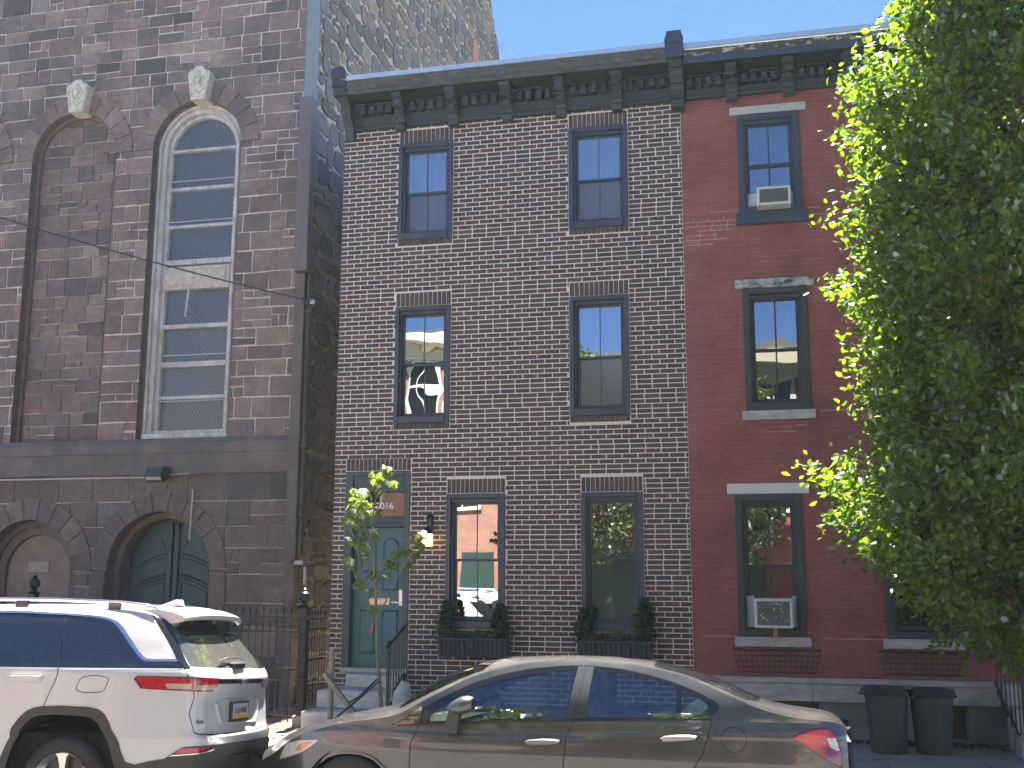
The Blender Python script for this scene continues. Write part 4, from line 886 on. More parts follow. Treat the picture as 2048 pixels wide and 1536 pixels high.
b = MB(); b.ball((-4.70, -.15, 2.47), .03, 8); b.build("bulb", m, lt)

# window air conditioners, prop, wire baskets
M_acw = mat("off-white plastic", (.66, .68, .68), .5, var=.06, vscale=5); M_acg = mat("grey-green grille", (.17, .185, .175), .6, var=.2, vscale=18)
def aircon(x0, x1, z0, z1, y0, lab, side=None):
    t = thing("air_conditioner", lab, "air conditioner", ((x0 + x1) / 2, y0, z0)); w = .035
    b = MB(); b.bev(x0, x0 + w, y0, .1, z0, z1, .008); b.bev(x1 - w, x1, y0, .1, z0, z1, .008); b.bev(x0 + w, x1 - w, y0, .1, z1 - w, z1, .008); b.bev(x0 + w, x1 - w, y0, .1, z0, z0 + w, .008); b.box(x0 + w, x1 - w, y0 + .04, .1, z0 + w, z1 - w)
    b.build("case", M_acw, t)
    b = MB(); b.box(x0 + w, x1 - w, y0 + .02, y0 + .04, z0 + w, z1 - w)
    z = z0 + w + .01
    while z < z1 - w - .006: b.box(x0 + w, x1 - w, y0 + .006, y0 + .02, z, z + .006); z += .013
    b.build("grille", M_acg, t)
    for (a, c) in side:
        b = MB(); b.box(a, c, .085, .10, z0, z1 + .03)
        x = a + .012
        while x < c - .01: b.box(x, x + .006, .078, .085, z0, z1 + .03); x += .026
        b.build("side_panel", M_acw, t)
    return t
aircon(-.105, .335, 6.90, 7.155, -.26, "white window air conditioner in the top window of the red house", ((-.232, -.107), (.337, .372)))
t = aircon(-.32, .15, 1.355, 1.72, -.26, "white window air conditioner with dusty grille, low over the wire basket", ((-.417, -.322), (.152, .205)))
b = MB()
for k in range(26): b.ball((random.uniform(-.26, .1), -.258, random.uniform(1.45, 1.68)), random.uniform(.004, .010), 4)
b.build("lint", M_white, t)
b = MB(); b.bev(-.10, -.045, -.10, -.05, 1.237, 1.355, .004); tag(b.build("wood_block", mat("raw timber", (.42, .24, .11), .7, var=.2, vscale=15)), "short raw timber block propping up the lower air conditioner", "block")
def basket(x0, x1, z0, z1, lab):
    t = thing("wire_basket", lab, "basket", ((x0 + x1) / 2, -.12, z0), "empty wire baskets under the red house windows"); b = MB(); y0, y1 = -.27, -.06; n = 15
    xa = lambda q: x0 + (x1 - x0) * q; xb = lambda q: x0 + .07 + (x1 - x0 - .14) * q
    yb = y0 + .06
    for k in range(n + 1):
        q = k / n; b.tube([(xa(q), y0, z1), (xb(q), yb, z0), (xb(q), y1, z0)], .0055, 5)
    for q in (.25, .5, .75): b.tube([(x0 + .07 * (1 - q), y1, z0 + (z1 - z0) * q), (x0 + .07 * (1 - q), yb + (y0 - yb) * q, z0 + (z1 - z0) * q), (x1 - .07 * (1 - q), yb + (y0 - yb) * q, z0 + (z1 - z0) * q), (x1 - .07 * (1 - q), y1, z0 + (z1 - z0) * q)], .005, 5)
    b.build("wires", M_iron, t); b = MB(); b.tube([(x0, y1, z1), (x0, y0, z1), (x1, y0, z1), (x1, y1, z1)], .013, 6); b.tube([(x0 + .07, y1, z0), (x0 + .07, yb, z0), (x1 - .07, yb, z0), (x1 - .07, y1, z0)], .009, 6); b.build("rim", M_iron, t)
basket(-.60, .47, .81, 1.09, "empty black wire basket below the window with the air conditioner"); basket(1.16, 2.18, .82, 1.09, "empty black wire basket on the red house above the grey bins")
# two round bins
M_bin = mat("dark grey-green bin plastic", (.035, .052, .056), .55, var=.18, vscale=6, bump=.1, bscale=20, col2=(.07, .08, .075), dscale=3, damount=.4)
def bin_(x, y, s, lab, rot):
    t = thing("round_bin", lab, "bin", (x, y, 0), "round grey bins against the red house"); b = MB()
    b.lathe([(0, .03), (.188 * s, .0), (.195 * s, .02), (.238 * s, .60 * s), (.246 * s, .60 * s), (.25 * s, .63 * s), (.243 * s, .64 * s), (.255 * s, .655 * s), (.262 * s, .70 * s), (.268 * s, .71 * s), (.25 * s, .70 * s), (.235 * s, .6 * s), (.19 * s, .04), (0, .045)], (x, y, 0), 'z', 40); b.build("body", M_bin, t, smooth=True, angle=35)
    for k in (0, 1):
        a = rot + k * math.pi; cx, cy = x + .262 * s * math.cos(a), y + .262 * s * math.sin(a); b = MB(); tx, ty = -math.sin(a), math.cos(a)
        b.tube([(cx - tx * .06, cy - ty * .06, .70 * s), (cx - tx * .06 + .03 * math.cos(a), cy - ty * .06 + .03 * math.sin(a), .62 * s), (cx + tx * .06 + .03 * math.cos(a), cy + ty * .06 + .03 * math.sin(a), .62 * s), (cx + tx * .06, cy + ty * .06, .70 * s)], .012, 8); b.build("handle", M_bin, t)
bin_(1.165, -.86, 1.02, "dark round bin in front of the red house base, the left one", 2.6); bin_(1.665, -.80, 1.0, "paler round bin in front of the red house base, nearer the right steps", .5)
# right-hand steps and rail
st2 = thing("stone_steps", "grey stone steps half hidden by the tree at the far right", "steps", (3.2, -.6, 0))
for (y0, z0, z1) in ((-.42, .50, .74), (-.76, .25, .495), (-1.1, -.02, .245)):
    b = MB(); b.bev(2.56, 3.95, y0, -.08 if y0 > -.5 else y0 + .40, z0, z1, .014); b.build("step", M_marble, st2)
b = MB(); b.bev(2.60, 3.9, -.34, -.08, -.02, .5, .01); b.build("core", M_marble, st2)
railing("handrail", "black iron handrail on the far right stone steps", ((2.60, -1.10, 1.15), (2.47, -.10, 1.55)), (.0, .68), 7, (2.55, -.9, 0))
# litter along the foot of the wall
rng = np.random.default_rng(5); n = 900; P = np.stack([rng.uniform(.5, 2.6, n), -.05 - np.abs(rng.normal(0, .16, n)), np.full(n, .006) + rng.random(n) * .01], 1)
o = leaf_cloud("fallen_leaves", P, np.stack([rng.normal(0, 1, n), rng.normal(0, 1, n), np.zeros(n)], 1), .045, leaf_mat("dead leaf", (.05, .035, .02), (.12, .08, .045), .1, .02), None, .6, 6, .1); tag(o, kind='stuff', label="dry leaves and dirt along the foot of the red house", cat="leaves")

# ------------------------------------------------------------ young maple with stakes
M_bark = mat("young bark", (.20, .165, .13), .8, var=.25, vscale=20, bump=.3, bscale=60, stretch=(1, 1, .3))
M_maple = leaf_mat("young maple leaf", (.09, .15, .02), (.17, .24, .03), .55, .07)
sap = thing("sapling", "thin young maple with bright yellow-green leaves and a red tag", "tree", (-4.15, -3.3, 0))
TP = [(-4.15, -3.3, -.05), (-4.16, -3.3, .50), (-4.21, -3.31, .99), (-4.25, -3.3, 1.52), (-4.28, -3.29, 1.92), (-4.30, -3.3, 2.32), (-4.33, -3.32, 2.60), (-4.28, -3.3, 2.85), (-4.22, -3.3, 3.02)]
b = MB(); b.tube(TP, [.026, .024, .021, .018, .014, .011, .009, .006, .004], 8); b.build("trunk", M_bark, sap, smooth=True)
BR = [((-4.25, 1.45), (-4.35, 1.75), (-4.42, 2.05), (-4.48, 2.35), (-4.55, 2.58)), ((-4.25, 1.5), (-4.12, 1.75), (-3.95, 2.05), (-3.82, 2.22), (-3.70, 2.42)), ((-4.30, 2.3), (-4.40, 2.5), (-4.50, 2.72), (-4.56, 2.86)), ((-4.32, 2.55), (-4.24, 2.75), (-4.15, 2.92)), ((-4.28, 1.9), (-4.2, 2.1), (-4.08, 2.2)), ((-4.42, 2.1), (-4.55, 2.45), (-4.64, 2.58))]
b = MB(); rr = random.Random(4); BRY = []
for k, br_ in enumerate(BR):
    y = -3.3; P = []
    dy = rr.uniform(-.12, .12)
    for i, (x, z) in enumerate(br_): P.append((x, -3.3 + dy * i / 2, z))
    b.tube(P, [.009 - .0015 * i for i in range(len(P))], 6); BRY.append(P)
b.build("branches", M_bark, sap, smooth=True)
def maple_leaf(mb, p, size, yaw, droop, roll, g):
    lob = [(0, 0), (.30, .02), (.22, .16), (.52, .30), (.30, .42), (.38, .68), (.16, .62), (0, 1.0), (-.16, .62), (-.38, .68), (-.30, .42), (-.52, .30), (-.22, .16), (-.30, .02)]
    M = Matrix.Rotation(yaw, 3, 'Z') @ Matrix.Rotation(-droop, 3, 'X') @ Matrix.Rotation(roll, 3, 'Y'); vs = []
    for (x, y) in lob: vs.append(Vector(p) + M @ (Vector((x, y, -.22 * y * y - .18 * abs(x))) * size))
    c = Vector(p) + M @ (Vector((0, .38, .0)) * size); vs.append(c); n = len(lob)
    mb.add(vs, [(i, (i + 1) % n, n) for i in range(n)], (g, g, g))
lc = [(-4.34, 3.11), (-4.16, 3.14), (-4.24, 2.98), (-4.07, 2.96), (-4.54, 2.90), (-4.40, 2.88), (-4.59, 2.72), (-4.46, 2.78), (-4.38, 2.66), (-4.64, 2.58), (-4.47, 2.56), (-4.33, 2.66), (-4.38, 2.48), (-4.26, 2.44), (-4.51, 2.37), (-4.42, 2.35), (-4.54, 2.18), (-4.48, 2.05), (-4.41, 2.21), (-3.80, 2.40), (-3.74, 2.43), (-3.93, 2.29), (-4.14, 2.16), (-4.05, 2.10), (-4.00, 2.22), (-4.18, 2.00), (-4.45, 1.90), (-4.36, 1.81), (-3.83, 2.24), (-3.91, 2.13), (-3.77, 2.34), (-4.36, 2.02), (-4.28, 3.05), (-4.10, 2.12), (-4.52, 2.78), (-4.36, 2.76), (-4.30, 2.90), (-4.18, 3.08), (-4.28, 1.62), (-4.44, 2.68)]
b = MB()
for (x, z) in lc:
    y = -3.3 + rr.uniform(-.16, .12)
    for k in range(rr.randint(4, 6)):
        maple_leaf(b, (x + rr.uniform(-.05, .05), y + rr.uniform(-.06, .06), z + rr.uniform(-.02, .05)), rr.uniform(.08, .125), rr.uniform(0, 6.28), rr.uniform(.2, 1.0), rr.uniform(-.4, .4), rr.random())
b.build("crown", M_maple, sap)
b = MB(); b.add([(-4.285, -3.33, 1.50), (-4.262, -3.33, 1.505), (-4.30, -3.335, 1.37), (-4.325, -3.335, 1.375)], [(0, 1, 3, 2)]); b.add([(-4.285, -3.334, 1.50), (-4.262, -3.334, 1.505), (-4.30, -3.339, 1.37), (-4.325, -3.339, 1.375)], [(0, 2, 3, 1)]); b.tube([(-4.25, -3.31, 1.56), (-4.272, -3.332, 1.50)], .003, 5); b.build("tag", mat("red plastic tag", (.55, .04, .05), .4), sap)
M_stake = mat("weathered stake wood", (.27, .23, .18), .8, var=.25, vscale=14, bump=.3, bscale=50, stretch=(1, 1, .2))
b = MB(); b.tube([(-4.86, -3.05, -.05), (-4.85, -3.05, 1.185)], [.034, .031], 12); tag(b.build("tree_stake", M_stake, smooth=True, angle=50), "upright round wooden stake left of the young maple", "stake")
b = MB(); d = Vector((-4.30, -3.22, .30)) - Vector((-4.90, -3.15, .93)); b.tube([(-4.90, -3.15, .93), (-4.20, -3.24, .20)], .033, 4); tag(b.build("tree_stake", M_stake), "square wooden stake leaning across behind the young maple's foot", "stake")
for (P, lab) in (([(-4.19, -3.29, .93), (-4.45, -3.25, .70), (-4.60, -3.2, .62)], "short black strap tying the maple trunk to the leaning stake"), ([(-4.19, -3.33, .88), (-4.5, -3.25, .64), (-4.84, -3.1, .40)], "long black strap slanting from the maple trunk down to the upright stake")):
    b = MB(); b.tube(P, .011, 6); tag(b.build("tie_strap", M_iron), lab, "strap")
b = MB(); bm = bmesh.new(); bmesh.ops.create_icosphere(bm, subdivisions=3, radius=1)
for v in bm.verts: d = 1 + .35 * noise.noise(v.co * 2.2); v.co = Vector((-4.30 + v.co.x * .13 * d, -3.05 + v.co.y * .08 * d, max(0, .50 + v.co.z * .05 * d)))
for v in bm.verts: v.co.z -= 0.0
b.bm(bm); b.box(-4.33, -4.27, -3.08, -3.02, 0, .48); tag(b.build("planting_bag", M_iron, smooth=True), "crumpled black bag at the foot of the young maple", "bag")
# ------------------------------------------------------------ car tools: panels cut from a continuous body surface
def pchip(xs, ys):
    xs = np.array(xs, float); ys = np.array(ys, float); h = np.diff(xs); d = np.diff(ys) / h; m = np.zeros(len(xs))
    for i in range(1, len(xs) - 1):
        if d[i - 1] * d[i] > 0: w1 = 2 * h[i] + h[i - 1]; w2 = h[i] + 2 * h[i - 1]; m[i] = (w1 + w2) / (w1 / d[i - 1] + w2 / d[i])
    m[0] = d[0]; m[-1] = d[-1]
    def f(x):
        x = min(max(float(x), xs[0]), xs[-1]); i = min(max(int(np.searchsorted(xs, x)) - 1, 0), len(h) - 1); t = (x - xs[i]) / h[i]
        return ys[i] * (1 + 2 * t) * (1 - t) ** 2 + h[i] * m[i] * t * (1 - t) ** 2 + ys[i + 1] * t * t * (3 - 2 * t) + h[i] * m[i + 1] * t * t * (t - 1)
    return f
def inpoly(p, poly):
    x, y = p; c = False; n = len(poly); j = n - 1
    for i in range(n):
        if (poly[i][1] > y) != (poly[j][1] > y) and x < (poly[j][0] - poly[i][0]) * (y - poly[i][1]) / (poly[j][1] - poly[i][1]) + poly[i][0]: c = not c
        j = i
    return c
def smooth_poly(P, n=3, closed=True):
    """corner-cutting for outlines that are rounded on the car"""
    for _ in range(n):
        Q = []; m = len(P)
        if not closed: Q.append(P[0])
        for i in range(m if closed else m - 1):
            a, b_ = P[i], P[(i + 1) % m]; Q += [(a[0] * .75 + b_[0] * .25, a[1] * .75 + b_[1] * .25), (a[0] * .25 + b_[0] * .75, a[1] * .25 + b_[1] * .75)]
        if not closed: Q.append(P[-1])
        P = Q
    return P
def stroke(P, w):
    """a line widened into a thin polygon"""
    L, Rr = [], []
    for i, p in enumerate(P):
        a = P[max(i - 1, 0)]; c = P[min(i + 1, len(P) - 1)]; dx, dy = c[0] - a[0], c[1] - a[1]; l = math.hypot(dx, dy) or 1
        L.append((p[0] - dy / l * w, p[1] + dx / l * w)); Rr.append((p[0] + dy / l * w, p[1] - dx / l * w))
    return L + Rr[::-1]
def dens(P, ds):
    Q = []
    for i in range(len(P)):
        a, c = P[i], P[(i + 1) % len(P)]; k = max(1, int(math.hypot(c[0] - a[0], c[1] - a[1]) / ds))
        Q += [(a[0] + (c[0] - a[0]) * t / k, a[1] + (c[1] - a[1]) * t / k) for t in range(k)]
    return Q
def panels(outline, feats, fmap, ds, root, table, flip=False, body="body"):
    """triangulate the unrolled body surface along every outline in feats and lift each region into a part.
    table: region -> (part name, material, offset along the normal, parent or None); regions missing from the table stay open"""
    V = []; E = []
    for P in [outline] + [f[1] for f in feats]:
        P = dens(P, ds); o = len(V); V += [Vector(p) for p in P]; E += [(o + i, o + (i + 1) % len(P)) for i in range(len(P))]
    u0, u1 = min(p[0] for p in outline), max(p[0] for p in outline); v0, v1 = min(p[1] for p in outline), max(p[1] for p in outline)
    nu, nv = int((u1 - u0) / ds), int((v1 - v0) / ds)
    for i in range(nu + 1):
        for j in range(nv + 1):
            p = (u0 + (u1 - u0) * (i + .5 * (j % 2)) / nu, v0 + (v1 - v0) * j / nv)
            if inpoly(p, outline): V.append(Vector(p))
    vs, _, fs, _, _, _ = geometry.delaunay_2d_cdt(V, E, [], 0, 1e-4)
    bb = [(min(p[0] for p in f[1]), max(p[0] for p in f[1]), min(p[1] for p in f[1]), max(p[1] for p in f[1])) for f in feats]
    G = {}
    for f in fs:
        c = ((vs[f[0]][0] + vs[f[1]][0] + vs[f[2]][0]) / 3, (vs[f[0]][1] + vs[f[1]][1] + vs[f[2]][1]) / 3)
        if not inpoly(c, outline): continue
        nm = body
        for (k, P), q in zip(feats, bb):
            if q[0] <= c[0] <= q[1] and q[2] <= c[1] <= q[3] and inpoly(c, P): nm = k; break
        G.setdefault(nm, []).append(f)
    P3 = {}; N3 = {}
    def lift(i):
        if i in P3: return
        u, v = vs[i]; e = .004; p = Vector(fmap(u, v)); a = Vector(fmap(u + e, v)) - Vector(fmap(u - e, v)); c = Vector(fmap(u, v + e)) - Vector(fmap(u, v - e)); n = a.cross(c)
        P3[i] = p; N3[i] = (-n if flip else n).normalized() if n.length > 0 else Vector((0, 0, 1))
    out = {}
    for nm in [body] + [k for k in table if k != body]:
        if nm not in G or nm not in table: continue
        part, m, off, par = table[nm]; idx = {}; pv = []; pn = []; pf = []
        for f in G[nm]:
            t = []
            for i in f:
                if i not in idx: lift(i); idx[i] = len(pv); pv.append(P3[i] + N3[i] * off); pn.append(N3[i])
                t.append(idx[i])
            a, b_, c = t
            g = (pv[b_] - pv[a]).cross(pv[c] - pv[a])
            pf.append((a, b_, c) if g.dot(pn[a]) > 0 else (a, c, b_))
        me = bpy.data.meshes.new(part); me.from_pydata([p[:] for p in pv], [], pf); me.polygons.foreach_set("use_smooth", [True] * len(pf)); me.materials.append(m)
        me.normals_split_custom_set_from_vertices([n[:] for n in pn])
        ob = bpy.data.objects.new(part, me); COL.objects.link(ob); ob.parent = out.get(par, root) if par else root; out[nm] = ob
    return out
def paint(name, col, metal, rough, coat=1.0, dust=0.0, dustc=(.42, .38, .31)):
    m, n, l, p = _nt(name); p.inputs["Base Color"].default_value = (*col, 1); p.inputs["Metallic"].default_value = metal; p.inputs["Roughness"].default_value = rough; p.inputs["Coat Weight"].default_value = coat; p.inputs["Coat Roughness"].default_value = .04
    tc = n.new("ShaderNodeTexCoord"); nz = N(n, "ShaderNodeTexNoise", Scale=3.5, Detail=8.0, Roughness=.7); l.new(tc.outputs["Object"], nz.inputs["Vector"])
    r = ramp(n, [(.3, max(0, dust - .15)), (.75, min(1, dust + .12))]); l.new(nz.outputs[0], r.inputs[0])
    # fine dust settles on faces that point up
    g = n.new("ShaderNodeNewGeometry"); sx = n.new("ShaderNodeSeparateXYZ"); l.new(g.outputs["Normal"], sx.inputs[0]); mr = n.new("ShaderNodeMapRange"); mr.inputs["From Min"].default_value = -.1; mr.inputs["From Max"].default_value = .95; mr.inputs["To Min"].default_value = .22; l.new(sx.outputs[2], mr.inputs[0])
    mu = N(n, "ShaderNodeMath", operation='MULTIPLY'); l.new(r.outputs[0], mu.inputs[0]); l.new(mr.outputs[0], mu.inputs[1])
    mx = N(n, "ShaderNodeMix", data_type='RGBA'); l.new(mu.outputs[0], mx.inputs[0]); mx.inputs[6].default_value = (*col, 1); mx.inputs[7].default_value = (*dustc, 1); l.new(mx.outputs[2], p.inputs["Base Color"])
    m2 = N(n, "ShaderNodeMath", operation='MULTIPLY_ADD'); l.new(mu.outputs[0], m2.inputs[0]); m2.inputs[1].default_value = -metal; m2.inputs[2].default_value = metal; l.new(m2.outputs[0], p.inputs["Metallic"])
    m3 = N(n, "ShaderNodeMath", operation='MULTIPLY_ADD'); l.new(mu.outputs[0], m3.inputs[0]); m3.inputs[1].default_value = .55; m3.inputs[2].default_value = .03; l.new(m3.outputs[0], p.inputs["Coat Roughness"])
    return m
M_rub_blk = mat("black trim plastic", (.022, .022, .023), .55, var=.15, vscale=30, bump=.1, bscale=90)
M_gloss_blk = mat("gloss black", (.010, .011, .013), .12, coat=.5)
M_clad = mat("grey-black cladding", (.038, .036, .034), .62, var=.15, vscale=12, bump=.08, bscale=90)
M_chrome = mat("satin chrome", (.72, .74, .78), .22, metal=1.0)
M_seam = mat("panel gap", (.012, .012, .012), .8)
M_tyre = mat("tyre rubber", (.022, .021, .021), .75, var=.2, vscale=15, bump=.15, bscale=50)
M_alloy = mat("machined alloy", (.62, .58, .54), .28, metal=.9); M_alloy_d = mat("dark alloy", (.05, .05, .052), .4, metal=.5)
M_well = mat("wheel well", (.010, .010, .011), .9)
M_redl = mat("red lamp plastic", (.42, .012, .022), .12, coat=1.0, var=.35, vscale=26); M_redd = mat("deep red lamp plastic", (.16, .010, .018), .14, coat=1.0, var=.3, vscale=30)
M_clear = mat("clear lamp plastic", (.50, .52, .47), .15, coat=1.0, var=.2, vscale=22); M_amber = mat("amber lamp plastic", (.62, .20, .05), .2, coat=1.0, var=.2, vscale=20); M_beige = mat("beige reflector", (.42, .36, .27), .3, coat=1.0, var=.3, vscale=40)
def wheel(root, cx, y, cz, R_, rr, w, spokes, label=None, m_sp=None):
    """tyre, rim and spokes; y is the outer face, the wheel reaches away from the street side"""
    s = 1 if w > 0 else -1
    t = MB(); t.lathe([(rr, .02 * s), (rr + .02, 0), (R_ - .045, .0), (R_ - .012, .022 * s), (R_, .05 * s), (R_, w - .05 * s), (R_ - .02, w - .02 * s), (rr, w)], (cx, y, cz), 'y', 48); to = t.build("wheel", M_tyre, None, smooth=True, angle=40); to.parent = root
    t = MB(); t.lathe([(rr - .005, .012 * s), (rr + .006, .002 * s), (rr + .002, .03 * s), (rr - .03, .06 * s), (rr - .03, w * .9)], (cx, y, cz), 'y', 48); q = t.build("rim", M_alloy, None, smooth=True, angle=30); q.parent = to
    t = MB(); t.lathe([(0, .09 * s), (rr - .02, .09 * s)], (cx, y, cz), 'y', 32); q = t.build("brake_disc", M_alloy_d, None); q.parent = to
    for k in range(spokes):
        a = 2 * math.pi * k / spokes + math.pi / 2 + .04; t = MB(); d = Vector((math.cos(a), 0, math.sin(a))); n_ = Vector((-math.sin(a), 0, math.cos(a))); c = Vector((cx, y, cz)); vs = []
        for (r_, hw, dep) in ((.05, .030, .035), (rr * .55, .024, .025), (rr * .86, .040, .018), (rr, .075, .016)):
            for sg in (-1, 1):
                for dd in (0, .05): vs.append(c + d * r_ + n_ * hw * sg + Vector((0, (dep + dd) * s, 0)))
        fs = []
        for i in range(3):
            o = 4 * i; fs += [(o, o + 2, o + 6, o + 4), (o + 1, o, o + 4, o + 5), (o + 2, o + 3, o + 7, o + 6)]
        t.add(vs, fs); q = t.build("spoke", m_sp or M_alloy, None); q.parent = to
    t = MB(); t.lathe([(0, .02 * s), (.055, .024 * s), (.065, .05 * s)], (cx, y, cz), 'y', 20); q = t.build("hub_cap", M_alloy_d, None, smooth=True); q.parent = to
    return to
def sub(mb, name, m, parent, **k):
    o = mb.build(name, m, None, **k); o.parent = parent; return o
def place_car(root, pivot, roll, yaw):
    """parts are modelled in street coordinates about the pivot; lean and turn the whole car there"""
    for o in root.children: o.location = Vector(o.location) - Vector(pivot)
    root.location = pivot; root.rotation_euler = (-R(roll), 0, R(yaw))

# ------------------------------------------------------------ the white sport utility car
suv = thing("parked_car", "white sport utility car parked at the left, seen from its rear side", "car", (0, 0, 0))
S_YC, S_R, S_BOW, S_A0, S_TL, S_TP = -5.53, .21, .06, R(13), 1.2, .15
s_w = pchip([.0, .12, .3, .5, .8, 1.0, 1.12, 1.17, 1.24, 1.45, 1.6, 1.68], [.86, .89, .935, .955, .962, .955, .948, .930, .902, .832, .765, .68])
s_xr = pchip([0, .15, .35, .6, .64, .75, .95, 1.06, 1.15, 1.22, 1.48, 1.6, 1.68], [-4.76, -4.72, -4.665, -4.655, -4.69, -4.705, -4.72, -4.70, -4.735, -4.80, -5.03, -5.14, -5.30])
S_ARC = S_R * (math.pi / 2 - S_A0)
def suv_pt(s, z):
    w = s_w(z); wr = w * (1 - S_TP); yf = wr - S_R * math.cos(S_A0); X0 = s_xr(z) - S_BOW - S_R; xs = X0 + S_R * math.sin(S_A0); L = S_ARC * 2 + 2 * yf
    def sw(q, x=0):
        q2 = min(max(1 + q / S_TL, 0), 1); ww = w - (w - wr) * q2 * q2
        f = min(max((-3.2 - q) / 1.6, 0), 1); return ww * (1 - .22 * f ** 2.2)
    if s <= 0: return (xs + s, S_YC - sw(s), z)
    if s >= L: return (xs - (s - L), S_YC + sw(L - s), z)
    if s <= S_ARC: a = S_A0 + s / S_R; return (X0 + S_R * math.sin(a), S_YC - yf - S_R * math.cos(a), z)
    if s >= L - S_ARC: a = S_A0 + (L - s) / S_R; return (X0 + S_R * math.sin(a), S_YC + yf + S_R * math.cos(a), z)
    y = -yf + s - S_ARC; return (s_xr(z) - S_BOW * (y / yf) ** 2, S_YC + y, z)
chrome_out = [(-3.05, 1.30), (-2.75, 1.46), (-2.5, 1.55), (-2.1, 1.612), (-1.7, 1.63), (-1.339, 1.632), (-1.047, 1.629), (-.708, 1.613), (-.518, 1.602), (-.40, 1.590), (-.338, 1.575), (-.290, 1.545), (-.266, 1.50), (-.258, 1.432), (-.250, 1.366), (-.242, 1.305), (-.231, 1.262), (-.210, 1.243), (-.17, 1.240), (.030, 1.244)]
chrome_in = [(.031, 1.222), (-.20, 1.218), (-.238, 1.222), (-.262, 1.240), (-.275, 1.275), (-.285, 1.337), (-.297, 1.415), (-.308, 1.490), (-.334, 1.535), (-.375, 1.560), (-.43, 1.574), (-.529, 1.585), (-.721, 1.595), (-1.066, 1.609), (-1.359, 1.609), (-1.7, 1.607), (-2.1, 1.59), (-2.47, 1.53), (-2.72, 1.44), (-3.0, 1.29)]
belt = [(-3.1, 1.20), (-2.4, 1.185), (-1.564, 1.166), (-1.095, 1.169), (-.649, 1.172), (-.227, 1.175), (.043, 1.176), (.10, 1.181)]
FAR = lambda P: [(1.775 - p[0], p[1]) for p in P]
g_side = list(reversed(chrome_in))[:-1] + [(.03, 1.224), (.05, 1.19)] + list(reversed(belt))[1:] + [(-3.2, 1.21)]
arch_in = [(-1.50, -.02), (-1.483, .344), (-1.452, .469), (-1.415, .57), (-1.345, .651), (-1.29, .704), (-1.242, .745), (-1.17, .772), (-1.051, .782), (-.774, .776), (-.71, .761), (-.654, .726), (-.622, .668), (-.600, .582), (-.563, .489), (-.52, .371), (-.48, .22), (-.46, -.02)]
arch_out = [(-1.60, -.02), (-1.538, .423), (-1.49, .552), (-1.42, .669), (-1.353, .747), (-1.289, .80), (-1.226, .83), (-1.144, .845), (-.96, .854), (-.728, .846), (-.655, .832), (-.60, .797), (-.558, .728), (-.525, .623), (-.49, .513), (-.44, .42), (-.36, .40), (-.238, .431), (-.127, .448), (-.083, .480), (-.038, .512), (.007, .54), (.10, .548), (.294, .547), (.656, .545), (1.298, .53), (1.70, .52), (1.85, .50), (2.0, .44), (2.0, -.02)]
sill_band = [(-4.4, -.02), (-4.4, .22), (-3.5, .24), (-1.55, .24), (-1.55, -.02)]
arch_f_in = [(-4.46, -.02), (-4.43, .40), (-4.36, .60), (-4.22, .73), (-4.05, .77), (-3.80, .77), (-3.62, .72), (-3.50, .58), (-3.44, .40), (-3.40, -.02)]
arch_f_out = [(-4.56, -.02), (-4.52, .42), (-4.43, .66), (-4.26, .80), (-4.06, .845), (-3.78, .845), (-3.57, .79), (-3.43, .64), (-3.36, .42), (-3.30, -.02)]
door_r = [(-.712, 1.60), (-.78, 1.52), (-.833, 1.429), (-.921, 1.304), (-1.02, 1.169), (-1.07, 1.047), (-1.095, .937), (-1.13, .844)]
door_b = [(-2.02, 1.60), (-2.06, 1.3), (-2.10, 1.1), (-2.10, .5), (-2.05, .24)]; door_f = [(-3.1, 1.22), (-3.12, 1.0), (-3.16, .6), (-3.1, .3)]
fuel = smooth_poly([(-.846, 1.097), (-.599, 1.10), (-.611, 1.027), (-.620, .975), (-.68, .964), (-.80, .962), (-.86, .985), (-.867, 1.01)], 2)
light_n = [(-.383, 1.083), (-.351, 1.100), (-.130, 1.099), (.098, 1.093), (.113, .990), (-.115, .994), (-.265, .998), (-.317, 1.011)]
light_g = [(.118, 1.090), (.206, 1.086), (.409, 1.076), (.403, 1.055), (.385, 1.026), (.338, .984), (.204, .986), (.130, .989)]
strip_r = [(.040, 1.60), (.135, 1.57), (.160, 1.53), (.150, 1.472), (.128, 1.388), (.115, 1.298), (.104, 1.225), (.103, 1.181), (.045, 1.176), (.030, 1.225), (.045, 1.317), (.047, 1.441), (.039, 1.56)]
glass_r = [(.145, 1.52), (.141, 1.467), (.118, 1.318), (.106, 1.181), (.464, 1.166), (.9, 1.158), (1.33, 1.150), (1.42, 1.25), (1.40, 1.355), (1.34, 1.448), (1.30, 1.52)]
strip_f = [(1.33, 1.150), (1.60, 1.16), (1.72, 1.2), (1.70, 1.4), (1.6, 1.6), (1.36, 1.6), (1.30, 1.52), (1.34, 1.448), (1.40, 1.355), (1.42, 1.25)]
feats = [("wheel_hole", arch_in), ("wheel_hole2", arch_f_in)]
feats += [("fuel_gap", stroke(fuel + fuel[:1], .0035)), ("gap1", stroke(door_r, .004)), ("gap2", stroke(door_b, .004)), ("gap3", stroke(door_f, .004)), ("gap4", stroke([(.042, 1.176), (.053, 1.141), (.063, 1.098)], .004)), ("gap5", stroke([(.116, .99), (.133, .947), (.129, .915), (.110, .855), (.094, .799), (.13, .66)], .004)), ("gap6", stroke([(.13, .655), (.174, .638), (.383, .625), (.682, .622), (.994, .623), (1.242, .623), (1.45, .63)], .005))]
